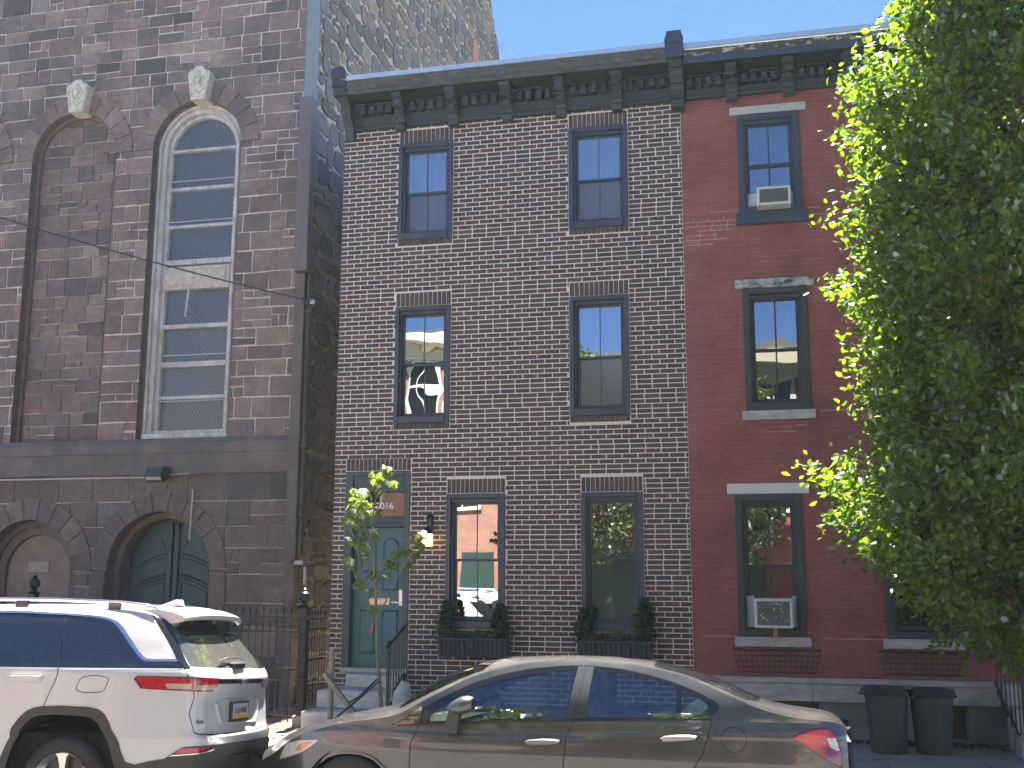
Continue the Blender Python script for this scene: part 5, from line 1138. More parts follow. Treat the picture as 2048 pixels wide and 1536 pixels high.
feats += [("l_dark", [(-.39, 1.079), (-.35, 1.105), (.10, 1.098), (.42, 1.082), (.42, 1.072), (.098, 1.088), (-.34, 1.094), (-.36, 1.078), (-.30, 1.008), (.115, .994), (.34, .988), (.345, .978), (.115, .983), (-.32, 1.003)]), ("l_beige", [(-.13, 1.045), (.085, 1.045), (.092, 1.002), (-.10, 1.004)]), ("l_red2", [(-.30, 1.055), (-.19, 1.05), (-.15, 1.01), (-.26, 1.012)]), ("g_beige", [(.135, 1.035), (.375, 1.03), (.345, .992), (.135, .994)]), ("light_n", light_n), ("light_g", light_g)]
feats += [("far_light", [(1.285, 1.062), (1.44, 1.045), (1.60, 1.04), (1.90, 1.06), (2.0, 1.08), (2.0, .99), (1.75, .985), (1.47, .975), (1.35, .99)]), ("bar", [(.412, 1.078), (.756, 1.072), (1.29, 1.061), (1.33, 1.02), (.769, 1.033), (.385, 1.039)])]
feats += [("reflector", [(-.059, .484), (-.030, .512), (.007, .534), (.295, .541), (.259, .520), (.183, .50), (.035, .487)]), ("chrome1", [(-.10, .467), (.036, .478), (.184, .487), (.28, .495), (.34, .506), (.335, .515), (.27, .504), (.183, .497), (.035, .486), (-.06, .480)]), ("chrome2", [(.451, .447), (.719, .446), (1.107, .454), (1.111, .441), (.721, .434)]), ("far_refl", [(1.50, .54), (1.75, .53), (1.80, .48), (1.58, .50)])]
feats += [("cladding", arch_out), ("cladding2", arch_f_out), ("cladding3", sill_band)]
feats += [("chrome", chrome_out + chrome_in), ("side_glass", g_side), ("belt_strip", [(-3.25, 1.21), (-3.1, 1.195), (-1.564, 1.156), (-.649, 1.162), (.10, 1.168), (.105, 1.185), (.03, 1.222), (-3.0, 1.24)]), ("strip_r", strip_r), ("glass_r", glass_r), ("strip_f", strip_f)]
feats += [("chrome_far", FAR(chrome_out + chrome_in)), ("side_glass_far", FAR(g_side)), ("wheel_hole3", FAR(arch_in)), ("cladding4", FAR(arch_out[:16]))]
ztop = [(-4.75, .92), (-4.2, .99), (-3.55, 1.04), (-3.2, 1.12), (-2.8, 1.40), (-2.4, 1.56), (-2.0, 1.63), (-1.5, 1.655), (-.8, 1.655), (-.3, 1.65), (0.05, 1.65)]
top_far = [(1.80 - s, z) for s, z in reversed(ztop)]; top_far = [(s if s > 1.4 else 1.4, z) for s, z in top_far]
outline = [(-4.75, .0), (6.53, .0)] + [(1.775 + 4.75, .92)] + [(1.775 - s, z) for s, z in ztop[1:-1]] + [(1.5, 1.65), (1.2, 1.65), (.6, 1.65), (.3, 1.65)] + list(reversed(ztop))
M_white_p = paint("white car paint", (.52, .52, .52), 0.0, .35, .8, dust=.05)
M_tint = glass_mat("privacy glass", .13, (.10, .12, .12), .003, 2.0, 0.0, veil=.55, vcol=(.02, .026, .03)); M_tint_r = glass_mat("rear screen glass", .12, (.42, .44, .38), .004, 2.0, .02, veil=.45, vcol=(.11, .115, .10))
tb = {"body": ("body", M_white_p, 0, None), "fuel_gap": ("fuel_flap_gap", M_seam, -.001, None)}
for k in range(1, 7): tb["gap%d" % k] = ("panel_gap", M_seam, -.002, None)
tb.update({"light_n": ("tail_light", M_redl, .006, None), "light_g": ("tail_light", M_redl, .006, None), "l_dark": ("lamp_edge", M_redd, .007, "light_n"), "l_beige": ("lamp_reflector", M_beige, .006, "light_n"), "l_red2": ("lamp_lens", M_redl, .006, "light_n"), "g_beige": ("lamp_reflector", M_beige, .006, "light_g"), "far_light": ("tail_light", M_redl, .006, None), "bar": ("light_bar", M_gloss_blk, .004, None),
           "reflector": ("rear_reflector", M_redl, -.004, None), "far_refl": ("rear_reflector", M_redl, -.004, None), "chrome1": ("bumper_trim", M_chrome, .004, None), "chrome2": ("bumper_trim", M_chrome, .002, None), "cladding": ("cladding", M_clad, .008, None), "cladding2": ("cladding", M_clad, .008, None), "cladding3": ("cladding", M_clad, .004, None), "cladding4": ("cladding", M_clad, .008, None),
           "chrome": ("window_trim", M_chrome, .004, None), "chrome_far": ("window_trim", M_chrome, .004, None), "side_glass": ("side_window", M_tint, -.004, None), "side_glass_far": ("side_window", M_tint, -.004, None), "belt_strip": ("belt_moulding", M_gloss_blk, .003, None), "strip_r": ("rear_pillar", M_gloss_blk, .002, None), "strip_f": ("rear_pillar", M_gloss_blk, .002, None), "glass_r": ("rear_window", M_tint_r, -.003, None)})
P_ = panels(outline, feats, suv_pt, .045, suv, tb)
# roof, windscreen, bonnet: bridged between the two upper edges
NX = 90; NY = 20; rv = []; xa = -9.45; xb = -5.33
def roof_pt(X, v):
    s = X - (s_xr(1.65) - S_BOW - S_R + S_R * math.sin(S_A0)); z = float(np.interp(s, [p[0] for p in ztop], [p[1] for p in ztop])); p = suv_pt(min(s, 0), z); ye = -(p[1] - S_YC)
    if s > 0: ye *= math.sqrt(max(0.02, 1 - (s / (-5.325 - X + s + .001)) ** 2)) if False else max(.2, 1 - .35 * (s / .26) ** 2)
    cr = .055 if s > -2.6 else .045
    return (X, S_YC + v * ye, z + cr * (1 - abs(v) ** 2.4))
g = MB(); g.add([roof_pt(xa + (xb - xa) * i / NX, -1 + 2 * j / NY) for i in range(NX + 1) for j in range(NY + 1)], [(i * (NY + 1) + j, (i + 1) * (NY + 1) + j, (i + 1) * (NY + 1) + j + 1, i * (NY + 1) + j + 1) for i in range(NX) for j in range(NY)])
sub(g, "roof", M_white_p, suv, smooth=True)
g = MB(); zz = [.0, .25, .5, .75, .92]; g.add([(-9.45 - .12 * (1 - v * v), S_YC + v * s_w(z) * .78, z) for z in zz for v in np.linspace(-1, 1, 15)], [(i * 15 + j, i * 15 + j + 1, (i + 1) * 15 + j + 1, (i + 1) * 15 + j) for i in range(4) for j in range(14)]); sub(g, "front_bumper", M_white_p, suv, smooth=True)
# spoiler
g = MB(); secs = []; ny = 24
for j in range(ny + 1):
    v = -1 + 2 * j / ny; y = S_YC + v * .60; dx = -.10 * v * v; dz = -.035 * abs(v) ** 3
    secs += [(x + dx, y, z + dz) for (x, z) in ((-5.36, 1.69), (-5.20, 1.692), (-5.06, 1.672), (-4.965, 1.640), (-4.945, 1.622), (-4.955, 1.596), (-5.0, 1.578), (-5.08, 1.575), (-5.25, 1.60))]
m_ = 9
g.add(secs, [(j * m_ + i, (j + 1) * m_ + i, (j + 1) * m_ + i + 1, j * m_ + i + 1) for j in range(ny) for i in range(m_ - 1)] + [tuple(range(m_)), tuple(ny * m_ + i for i in range(m_))[::-1]]); sp = sub(g, "spoiler", M_white_p, suv, smooth=True)
sp.data.set_sharp_from_angle(angle=R(50))
g = MB(); secs = []
for j in range(ny + 1):
    v = -1 + 2 * j / ny; y = S_YC + v * .575; dx = -.08 * v * v
    secs += [(x + dx, y, z - .02 * abs(v) ** 3) for (x, z) in ((-5.0, 1.582), (-4.99, 1.50), (-5.0, 1.455), (-5.08, 1.45))]
g.add(secs, [(j * 4 + i, (j + 1) * 4 + i, (j + 1) * 4 + i + 1, j * 4 + i + 1) for j in range(ny) for i in range(3)]); sub(g, "spoiler_underside", M_gloss_blk, suv, smooth=True)
# roof rails, fin, wiper, handle, plate recess, plate, writing
for sg in (-1, 1):
    g = MB(); y = S_YC + sg * .62; g.tube([(-8.0, y, 1.66), (-7.9, y, 1.70), (-7.2, y, 1.735), (-6.3, y, 1.735), (-5.65, y, 1.715), (-5.40, y, 1.69), (-5.30, y, 1.655)], .016, 8); sub(g, "roof_rail", M_chrome, suv, smooth=True)
    for x in (-7.6, -6.6, -5.7): g = MB(); g.bev(x - .06, x + .06, y - .014, y + .014, 1.645, 1.72, .005); sub(g, "rail_foot", M_gloss_blk, suv)
g = MB(); g.prism([(-5.62, 1.70), (-5.36, 1.70), (-5.385, 1.765), (-5.43, 1.768)], 'y', S_YC - .02, S_YC + .02); g = sub(g, "antenna_fin", mat("pale grey fin", (.42, .42, .43), .3, coat=.6), suv)
def onsuv(s, z, off=0.0):
    p = Vector(suv_pt(s, z)); e = .01; n = (Vector(suv_pt(s + e, z)) - Vector(suv_pt(s - e, z))).cross(Vector(suv_pt(s, z + e)) - Vector(suv_pt(s, z - e))).normalized(); return p + n * off
g = MB(); g.tube([onsuv(.47, 1.205, .03), onsuv(.62, 1.225, .035), onsuv(.85, 1.232, .03), onsuv(.93, 1.215, .02)], .011, 6); g.tube([onsuv(.47, 1.195, .018), onsuv(.9, 1.20, .018)], .007, 6); wp = sub(g, "rear_wiper", M_chrome, suv)
g = MB(); c0 = onsuv(.78, 1.178, .01); g.bev(c0.x - .03, c0.x + .03, c0.y - .12, c0.y + .10, c0.z - .03, c0.z + .03, .012); sub(g, "wiper_motor", M_rub_blk, suv)
g = MB(); hp = [(-1.489, 1.086), (-1.301, 1.093), (-1.181, 1.090), (-1.195, 1.045), (-1.29, 1.035), (-1.463, 1.038)]
A = [onsuv(*p, .004) for p in hp]; B = [onsuv(-1.335 + (p[0] + 1.335) * .9, 1.065 + (p[1] - 1.065) * .8, .034) for p in hp]; g.add(A + B, [(i, (i + 1) % 6, 6 + (i + 1) % 6, 6 + i) for i in range(6)] + [tuple(range(6, 12))]); sub(g, "door_handle", M_white_p, suv, smooth=True, angle=50)
g = MB(); rec = [(.52, .909), (.827, .906), (1.257, .897), (1.252, .781), (1.167, .688), (.772, .700), (.479, .713), (.443, .789), (.415, .868)]
A = [onsuv(*p, .012) for p in rec]; B = [onsuv(.83 + (p[0] - .83) * .82, .80 + (p[1] - .80) * .84, .001) for p in rec]; n_ = len(rec); C_ = [onsuv(.83 + (p[0] - .83) * 1.06, .80 + (p[1] - .80) * 1.08, .0005) for p in rec]
g.add(A + B + C_, [(i, (i + 1) % n_, n_ + (i + 1) % n_, n_ + i) for i in range(n_)] + [(i, 2 * n_ + i, 2 * n_ + (i + 1) % n_, (i + 1) % n_) for i in range(n_)] + [tuple(range(n_, 2 * n_))]); sub(g, "plate_recess", M_white_p, suv)
def rear_frame(s, z):
    """orientation of flat things on the tailgate: local x to the right as seen from behind, y up"""
    p = Vector(suv_pt(s, z)); r_ = (Vector(suv_pt(s + .05, z)) - Vector(suv_pt(s - .05, z))).normalized(); u = Vector((0, 0, 1)); u = (u - r_ * u.dot(r_)).normalized(); return p, Matrix((r_, u, r_.cross(u))).transposed()
def plate_box(name, m, s, z, w, h, off, th, parent):
    p, Mx = rear_frame(s, z); g = MB(); vs = []
    for dz in (off, off + th):
        for (x, y) in ((-w, -h), (w, -h), (w, h), (-w, h)): vs.append(p + Mx @ Vector((x, y, dz)))
    g.add(vs, [(4, 5, 6, 7), (0, 1, 5, 4), (1, 2, 6, 5), (2, 3, 7, 6), (3, 0, 4, 7)]); return sub(g, name, m, parent)
PS, PZ_ = .775, .80
pl = plate_box("number_plate", M_rub_blk, PS, PZ_, .172, .086, .012, .014, suv)
plate_box("plate_face", mat("plate white", (.42, .42, .44), .4), PS + .005, PZ_, .150, .062, .027, .001, pl)
plate_box("plate_top", mat("plate blue", (.02, .03, .10), .4), PS + .005, PZ_ + .052, .085, .012, .0285, .001, pl); plate_box("plate_foot", mat("plate yellow", (.55, .42, .06), .4), PS + .005, PZ_ - .048, .150, .014, .0285, .001, pl)
def suv_text(txt, size, s, z, off, m, parent, name, sx=1.0, bold=0.0):
    p, Mx = rear_frame(s, z); o = letters(txt, size, Vector((0, 0, 0)), Matrix.Identity(3), m, parent, name, .0015, bold, sx); o.location = (0, 0, 0)
    o.data.transform(Matrix.Translation(p + Mx.col[2] * off) @ Mx.to_4x4()); return o
M_ink = mat("dark blue lettering", (.02, .025, .06), .5)
suv_text("LNJ-4968", .075, PS + .005, PZ_ + .003, .0295, M_ink, pl, "lettering", .80, .0)
suv_text("Jeep", .075, .845, 1.056, .008, M_chrome, suv, "emblem", 1.3, .0008); suv_text("4xe", .05, .185, .738, .004, mat("badge blue", (.05, .08, .16), .4), suv, "badge", 1.1, .001)
# wheels, wells, cabin floor
for (cx, yy, w) in ((-5.875, S_YC - .925, .24), (-5.875, S_YC + .925, -.24), (-8.84, S_YC - .90, .24), (-8.84, S_YC + .90, -.24)): wheel(suv, cx, yy, .235, .372, .245, w, 5)
for cx in (-5.875, -8.84):
    for s_ in (-1, 1): g = MB(); g.lathe([(.56, .0), (.56, -.40 * s_), (.01, -.40 * s_)], (cx, S_YC + .86 * s_, .30), 'y', 40); sub(g, "wheel_well", M_well, suv)
g = MB(); g.box(-9.3, -4.95, S_YC - .80, S_YC + .80, .10, .62); sub(g, "floor", M_well, suv)
M_seat2 = mat("grey seat cloth", (.16, .16, .155), .9)
for (x, y) in ((-6.35, -.42), (-6.35, .42), (-7.45, -.42), (-7.45, .42)): g = MB(); g.bev(x - .09, x + .06, S_YC + y - .24, S_YC + y + .24, .62, 1.28, .05); g.bev(x - .04, x + .03, S_YC + y - .13, S_YC + y + .13, 1.30, 1.45, .03); sub(g, "seat", M_seat2, suv)
place_car(suv, (-5.8, -5.53, -.11), 3.5, 3.0)

# ------------------------------------------------------------ the dark grey saloon
sal = thing("parked_car", "dusty dark grey saloon car parked in front of the houses, nose to the left", "car", (0, 0, 0))
C_YC = -5.42
c_w = pchip([-.1, .1, .3, .48, .60, .66, .74, .84, .88, 1.0, 1.2, 1.34, 1.40], [.80, .835, .862, .872, .878, .875, .858, .842, .830, .789, .684, .587, .50])
c_t = pchip([-4.4, -4.2, -4.05, -3.9, -3.6, -3.2, -2.7, -.6, -.1, .2, .38, .5], [.30, .45, .62, .75, .89, .975, 1, 1, .97, .91, .82, .68])
c_wave = pchip([-3.8, -3.2, -2.6, -1.8, -1.0, -.4, .1, .4], [.70, .725, .695, .705, .755, .79, .80, .79])      # height of the shoulder crease
def sal_pt(x, z):
    k = c_wave(x) - z; ridge = .010 * math.exp(-(k / .035) ** 2) * min(1, max(0, (x + 4.1) * 2))
    return (x, C_YC - c_w(z) * c_t(x) - ridge, z)
U_ = pchip([-4.4, -4.2, -4.04, -3.78, -3.58, -3.4, -3.14, -3.0, -2.9, -2.75, -2.59, -2.4, -2.2, -1.96, -1.6, -1.2, -.81, -.62, -.43, -.25, -.03, .12, .3, .38, .46], [.40, .50, .589, .694, .747, .787, .826, .856, .905, .99, 1.074, 1.164, 1.224, 1.272, 1.297, 1.281, 1.216, 1.158, 1.080, 1.006, .942, .918, .902, .890, .84])
Cz = pchip([-4.46, -4.36, -4.18, -3.945, -3.714, -3.438, -3.255, -3.08, -2.987, -2.809, -2.587, -2.365, -2.1, -1.71, -1.496, -1.284, -1.075, -.868, -.664, -.464, -.266, -.11, .007, .124, .316, .384, .46], [.45, .507, .619, .711, .79, .853, .888, .945, 1.033, 1.142, 1.231, 1.286, 1.314, 1.329, 1.327, 1.314, 1.296, 1.259, 1.211, 1.136, 1.05, .99, .962, .95, .925, .90, .85])
xs_ = [-4.4 + i * .04 for i in range(122)]
up = [(x, U_(x)) for x in xs_ if x <= .44]
outline = [(-4.4, .0), (.46, .0)] + list(reversed(up))
dlo_t = [(-3.033, .779), (-2.905, .852), (-2.772, .921), (-2.583, 1.023), (-2.391, 1.114), (-2.195, 1.178), (-1.956, 1.229), (-1.716, 1.255), (-1.576, 1.261), (-1.436, 1.260), (-1.198, 1.239), (-1.002, 1.202), (-.808, 1.152), (-.617, 1.081), (-.515, 1.03), (-.480, 1.005), (-.474, .985), (-.480, .965), (-.501, .935), (-.527, .903), (-.988, .886), (-1.559, .862), (-2.147, .833), (-2.774, .794), (-3.003, .774)]
gl_f = smooth_poly([(-2.713, .815), (-2.711, .863), (-2.648, .924), (-2.537, .994), (-2.384, 1.065), (-2.188, 1.13), (-1.951, 1.183), (-1.752, 1.210), (-1.596, 1.221), (-1.592, 1.20), (-1.611, 1.041), (-1.643, .885), (-1.66, .879), (-2.149, .851), (-2.68, .818)], 1)
gl_r = smooth_poly([(-1.442, 1.223), (-1.235, 1.207), (-1.0, 1.168), (-.826, 1.127), (-.673, 1.065), (-.565, 1.008), (-.549, .976), (-.570, .915), (-.60, .907), (-.988, .899), (-1.47, .882), (-1.477, .90), (-1.462, 1.044), (-1.446, 1.20)], 1)
circ = [(-.368 + .092 * math.cos(t * math.pi / 16), .760 + .088 * math.sin(t * math.pi / 16)) for t in range(33)]
archf = [(-3.76, -.02), (-3.75, .25), (-3.72, .36), (-3.66, .445), (-3.58, .505), (-3.47, .540), (-3.366, .549), (-3.26, .542), (-3.16, .508), (-3.09, .45), (-3.03, .36), (-3.0, .25), (-2.99, -.02)]
archr = [(p[0] + 2.83, p[1]) for p in archf]
def ring_(P, w): 
    c = (sum(p[0] for p in P) / len(P), .2); return [(c[0] + (p[0] - c[0]) * w, c[1] + (p[1] - c[1]) * w) for p in P]
tail = smooth_poly([(.055, .790), (.149, .826), (.233, .849), (.29, .850), (.330, .838), (.36, .79), (.374, .755), (.389, .696), (.392, .634), (.39, .58), (.339, .611), (.283, .639), (.173, .714), (.083, .771)], 1)
head = [(-4.042, .581), (-3.88, .617), (-3.671, .636), (-3.755, .579), (-3.845, .529), (-3.984, .484), (-4.155, .435), (-4.12, .50)]
feats = [("wheel_hole", archf), ("wheel_hole2", archr), ("gap1", stroke([(-2.775, .935), (-2.792, .80), (-2.829, .718), (-2.856, .662), (-2.864, .542), (-2.867, .463), (-2.83, .25)], .0045)), ("gap2", stroke([(-1.572, .875), (-1.60, .795), (-1.624, .744), (-1.635, .611), (-1.643, .513), (-1.64, .2)], .0045)), ("gap3", stroke([(-.532, .903), (-.537, .841), (-.553, .788), (-.598, .65), (-.662, .553), (-.75, .40)], .0045)), ("fuel_gap", stroke(circ, .003))]
feats += [("refl", [(.294, .786), (.358, .785), (.370, .738), (.380, .697), (.358, .697), (.316, .721)]), ("tail_hi", [(.11, .796), (.22, .835), (.30, .838), (.32, .80), (.22, .795)]), ("tail_lo", [(.20, .70), (.283, .645), (.385, .59), (.388, .66), (.36, .69), (.31, .71), (.26, .735)]), ("tail", tail), ("tail_rim", [(.235 + (p[0] - .235) * 1.05, .72 + (p[1] - .72) * 1.07) for p in tail]), ("amber", [(-3.87, .600), (-3.735, .622), (-3.80, .570), (-3.88, .531), (-3.92, .54)]), ("head", head), ("grille", [(-4.17, .40), (-4.14, .432), (-3.983, .476), (-3.834, .522), (-3.90, .50), (-4.0, .455), (-4.15, .38)])]
quarter = [(-3.0, .785), (-2.90, .838), (-2.795, .930), (-2.806, .80)]
feats += [("div", [(-.785, 1.14), (-.748, 1.13), (-.758, .89), (-.795, .89)]), ("glass_f", gl_f), ("glass_r", gl_r), ("quarter", quarter), ("pillar_gap", stroke([(-1.499, 1.253), (-1.537, 1.05), (-1.572, .868)], .004)), ("pillar", [(-1.564, 1.254), (-1.440, 1.256), (-1.476, .882), (-1.634, .874)]), ("dlo", dlo_t), ("belt", stroke([(-2.98, .772), (-2.774, .787), (-2.147, .826), (-1.559, .855), (-.988, .879), (-.54, .896)], .006)), ("lip_f", ring_(archf, 1.05)), ("lip_r", ring_(archr, 1.05))]
M_grey_p = paint("dark grey metallic paint", (.062, .065, .072), .75, .36, 1.0, dust=.12)
M_cglass_f = glass_mat("car side glass", .16, (.50, .60, .58), .002, 2.0); M_bpil = mat("satin black pillar", (.035, .038, .042), .4)
tb = {"body": ("body", M_grey_p, 0, None), "gap1": ("panel_gap", M_seam, -.002, None), "gap2": ("panel_gap", M_seam, -.002, None), "gap3": ("panel_gap", M_seam, -.002, None), "fuel_gap": ("fuel_flap_gap", M_seam, -.001, None), "tail": ("tail_light", M_redl, .006, None), "tail_hi": ("lamp_lens", mat("pale red lamp plastic", (.60, .05, .06), .15, coat=1.0), .0065, "tail"), "tail_lo": ("lamp_lens", M_redd, .0065, "tail"), "refl": ("reversing_lamp", M_clear, .007, "tail"), "tail_rim": ("lamp_seal", M_seam, .001, None), "head": ("headlight", M_clear, .005, None), "amber": ("indicator", M_amber, .006, "head"), "grille": ("grille_trim", M_chrome, .006, None), "div": ("window_divider", M_gloss_blk, .002, None), "glass_f": ("side_window", M_cglass_f, -.005, None), "glass_r": ("side_window", M_cglass_f, -.005, None), "quarter": ("quarter_window", M_tint, -.004, None), "pillar_gap": ("panel_gap", M_seam, .003, None), "pillar": ("door_pillar", M_bpil, .004, None), "dlo": ("window_seal", M_gloss_blk, .001, None), "belt": ("belt_moulding", M_rub_blk, .004, None), "lip_f": ("arch_lip", M_grey_p, .012, None), "lip_r": ("arch_lip", M_grey_p, .012, None)}
panels(outline, feats, sal_pt, .04, sal, tb)
far = lambda x, z: (x, 2 * C_YC - sal_pt(x, z)[1], z)
feats_f = [f for f in feats if f[0] in ("wheel_hole", "wheel_hole2", "glass_f", "glass_r", "tail", "dlo", "head")]
panels(outline, feats_f, far, .07, sal, {k: tb[k] for k in ("body", "glass_f", "glass_r", "tail", "dlo", "head")}, flip=True)
def sal_top(x, v):
    u = U_(x); p = sal_pt(x, u); ye = C_YC - p[1]; c = Cz(x); y = v * ye
    return (x + (-.05 * (1 - v * v) if x < -3.9 else 0), C_YC + y, u + (max(c, u + .002) - u) * (1 - abs(v) ** 2.2))
wind = [(-3.02, -.86), (-3.06, -.5), (-3.08, 0), (-3.06, .5), (-3.02, .86), (-2.7, .90), (-2.35, .90), (-2.30, .5), (-2.28, 0), (-2.30, -.5), (-2.35, -.90), (-2.7, -.90)]
backl = [(-.98, -.84), (-1.02, 0), (-.98, .84), (-.6, .86), (-.28, .82), (-.20, .5), (-.18, 0), (-.20, -.5), (-.28, -.82), (-.6, -.86)]
feats_t = [("wind", wind), ("backl", backl), ("hood_gap", stroke([(-4.05, -.90), (-3.4, -.90), (-3.10, -.92)], .006)), ("trunk_gap", stroke([(-.16, -.82), (-.1, -.86), (.3, -.86), (.44, -.84)], .006)), ("roof_gap", stroke([(-2.3, -.955), (-1.6, -.955), (-.9, -.955), (-.2, -.93)], .008)), ("roof_cross", stroke([(-1.0, -.99), (-1.0, -.93)], .003))]
panels([(-4.4, -1), (.44, -1), (.44, 1), (-4.4, 1)], feats_t, sal_top, .055, sal, {"body": ("roof_and_bonnet", M_grey_p, 0, None), "wind": ("windscreen", M_cglass_f, -.002, None), "backl": ("rear_window", M_tint, -.002, None), "hood_gap": ("panel_gap", M_seam, -.002, None), "trunk_gap": ("panel_gap", M_seam, -.002, None), "roof_gap": ("roof_moulding", M_gloss_blk, .001, None), "roof_cross": ("panel_gap", M_seam, .001, None)})
for (nm, x0, bulge) in (("rear_bumper", .46, .05), ("front_bumper", -4.4, -.16)):
    g = MB(); zz = np.linspace(0, U_(x0), 9); vv = np.linspace(-1, 1, 15)
    g.add([(x0 + bulge * (1 - v * v) + (bulge * .5 * (1 - v * v) if z < .45 else 0), C_YC + v * c_w(z) * c_t(x0), z + ((Cz(x0) - U_(x0)) * (1 - v * v) if z > .8 * U_(x0) else 0)) for z in zz for v in vv], [(i * 15 + j, i * 15 + j + 1, (i + 1) * 15 + j + 1, (i + 1) * 15 + j) for i in range(8) for j in range(14)]); sub(g, nm, M_grey_p, sal, smooth=True)
g = MB(); g.bev(.40, .475, C_YC - .60, C_YC + .60, .742, .775, .01); sub(g, "boot_trim", M_chrome, sal)
# door mirror
g = MB(); bm = bmesh.new(); bmesh.ops.create_icosphere(bm, subdivisions=4, radius=1)
for v in bm.verts:
    x, y, z = v.co; sx = .125 * (1.0 if x < 0 else 1.0); zz = z * (.072 if z > 0 else .066)
    X = -2.425 + x * sx * (1 - .15 * abs(z)); Z = .945 + zz + .10 * (x * sx) + (.02 * x if z > 0 else 0)
    if x > .80: X = min(X, -2.425 + .80 * sx + .012 * y)
    v.co = (X, C_YC - .965 + y * .085, Z)
g.bm(bm); mi = sub(g, "door_mirror", M_grey_p, sal, smooth=True)
g = MB(); g.prism([(-2.585, .745), (-2.47, .735), (-2.455, .90), (-2.54, .90)], 'y', C_YC - .93, C_YC - .84); sub(g, "mirror_stalk", M_bpil, mi)
for pts in ([(-1.945, .697), (-1.903, .712), (-1.80, .722), (-1.709, .722), (-1.668, .715), (-1.668, .690), (-1.726, .678), (-1.82, .670), (-1.92, .668)], [(-.911, .754), (-.874, .772), (-.78, .783), (-.689, .785), (-.636, .779), (-.636, .755), (-.726, .738), (-.81, .729), (-.892, .724)]):
    n_ = len(pts); cx, cz = sum(p[0] for p in pts) / n_, sum(p[1] for p in pts) / n_
    g = MB(); A = [Vector(sal_pt(cx + (p[0] - cx) * 1.1, cz + (p[1] - cz) * 1.35 - .006)) + Vector((0, -.002, 0)) for p in pts]; g.add(A, [tuple(range(n_))]); cup = sub(g, "handle_cup", M_bpil, sal)
    g = MB(); A = [Vector(sal_pt(*p)) + Vector((0, -.012, 0)) for p in pts]; B = [Vector(sal_pt(cx + (p[0] - cx) * .93, cz + (p[1] - cz) * .6)) + Vector((0, -.040, 0)) for p in pts]
    g.add(A + B, [(i, (i + 1) % n_, n_ + (i + 1) % n_, n_ + i) for i in range(n_)] + [tuple(range(n_, 2 * n_))]); sub(g, "door_handle", mat("silver grey handle", (.50, .49, .48), .22, metal=.7, coat=.8), cup, smooth=True, angle=60)
for (cx, yy, w) in ((-3.375, C_YC - .845, .21), (-3.375, C_YC + .845, -.21), (-.545, C_YC - .845, .21), (-.545, C_YC + .845, -.21)): wheel(sal, cx, yy, .215, .325, .21, w, 7)
for cx in (-3.375, -.545):
    for s_ in (-1, 1): g = MB(); g.lathe([(.40, .0), (.40, -.34 * s_), (.01, -.34 * s_)], (cx, C_YC + .80 * s_, .20), 'y', 40); sub(g, "wheel_well", M_well, sal)
g = MB(); g.box(-2.95, -.45, C_YC - .72, C_YC + .72, .08, .40); g.box(-3.05, -2.62, C_YC - .70, C_YC + .70, .5, .80); sub(g, "floor", M_well, sal)
M_seat = mat("pale grey seat cloth", (.34, .34, .32), .9, var=.1, vscale=30)
for (x, y) in ((-1.62, -.36), (-1.62, .36)):
    g = MB(); g.bev(x - .06, x + .10, C_YC + y - .24, C_YC + y + .24, .42, 1.00, .06); g.bev(x + .02, x + .10, C_YC + y - .13, C_YC + y + .13, 1.02, 1.18, .03); g.bev(x - .5, x, C_YC + y - .24, C_YC + y + .24, .35, .52, .05); sub(g, "seat", M_seat, sal)
g = MB(); g.bev(-.78, -.62, C_YC - .62, C_YC + .62, .42, .98, .06); g.bev(-1.2, -.7, C_YC - .62, C_YC + .62, .38, .52, .05); sub(g, "rear_seat", M_seat, sal)
g = MB()
for k in range(24):
    a0, a1 = k * math.pi / 12, (k + 1) * math.pi / 12; P = lambda a: (-2.32 + .06 * math.sin(a), C_YC - .36 + .18 * math.cos(a), .80 + .17 * math.sin(a)); g.tube([P(a0), P(a1)], .014, 6, caps=False)
sub(g, "steering_wheel", M_rub_blk, sal)
place_car(sal, (-2.0, -5.42, -.11), 3.0, 0.0)
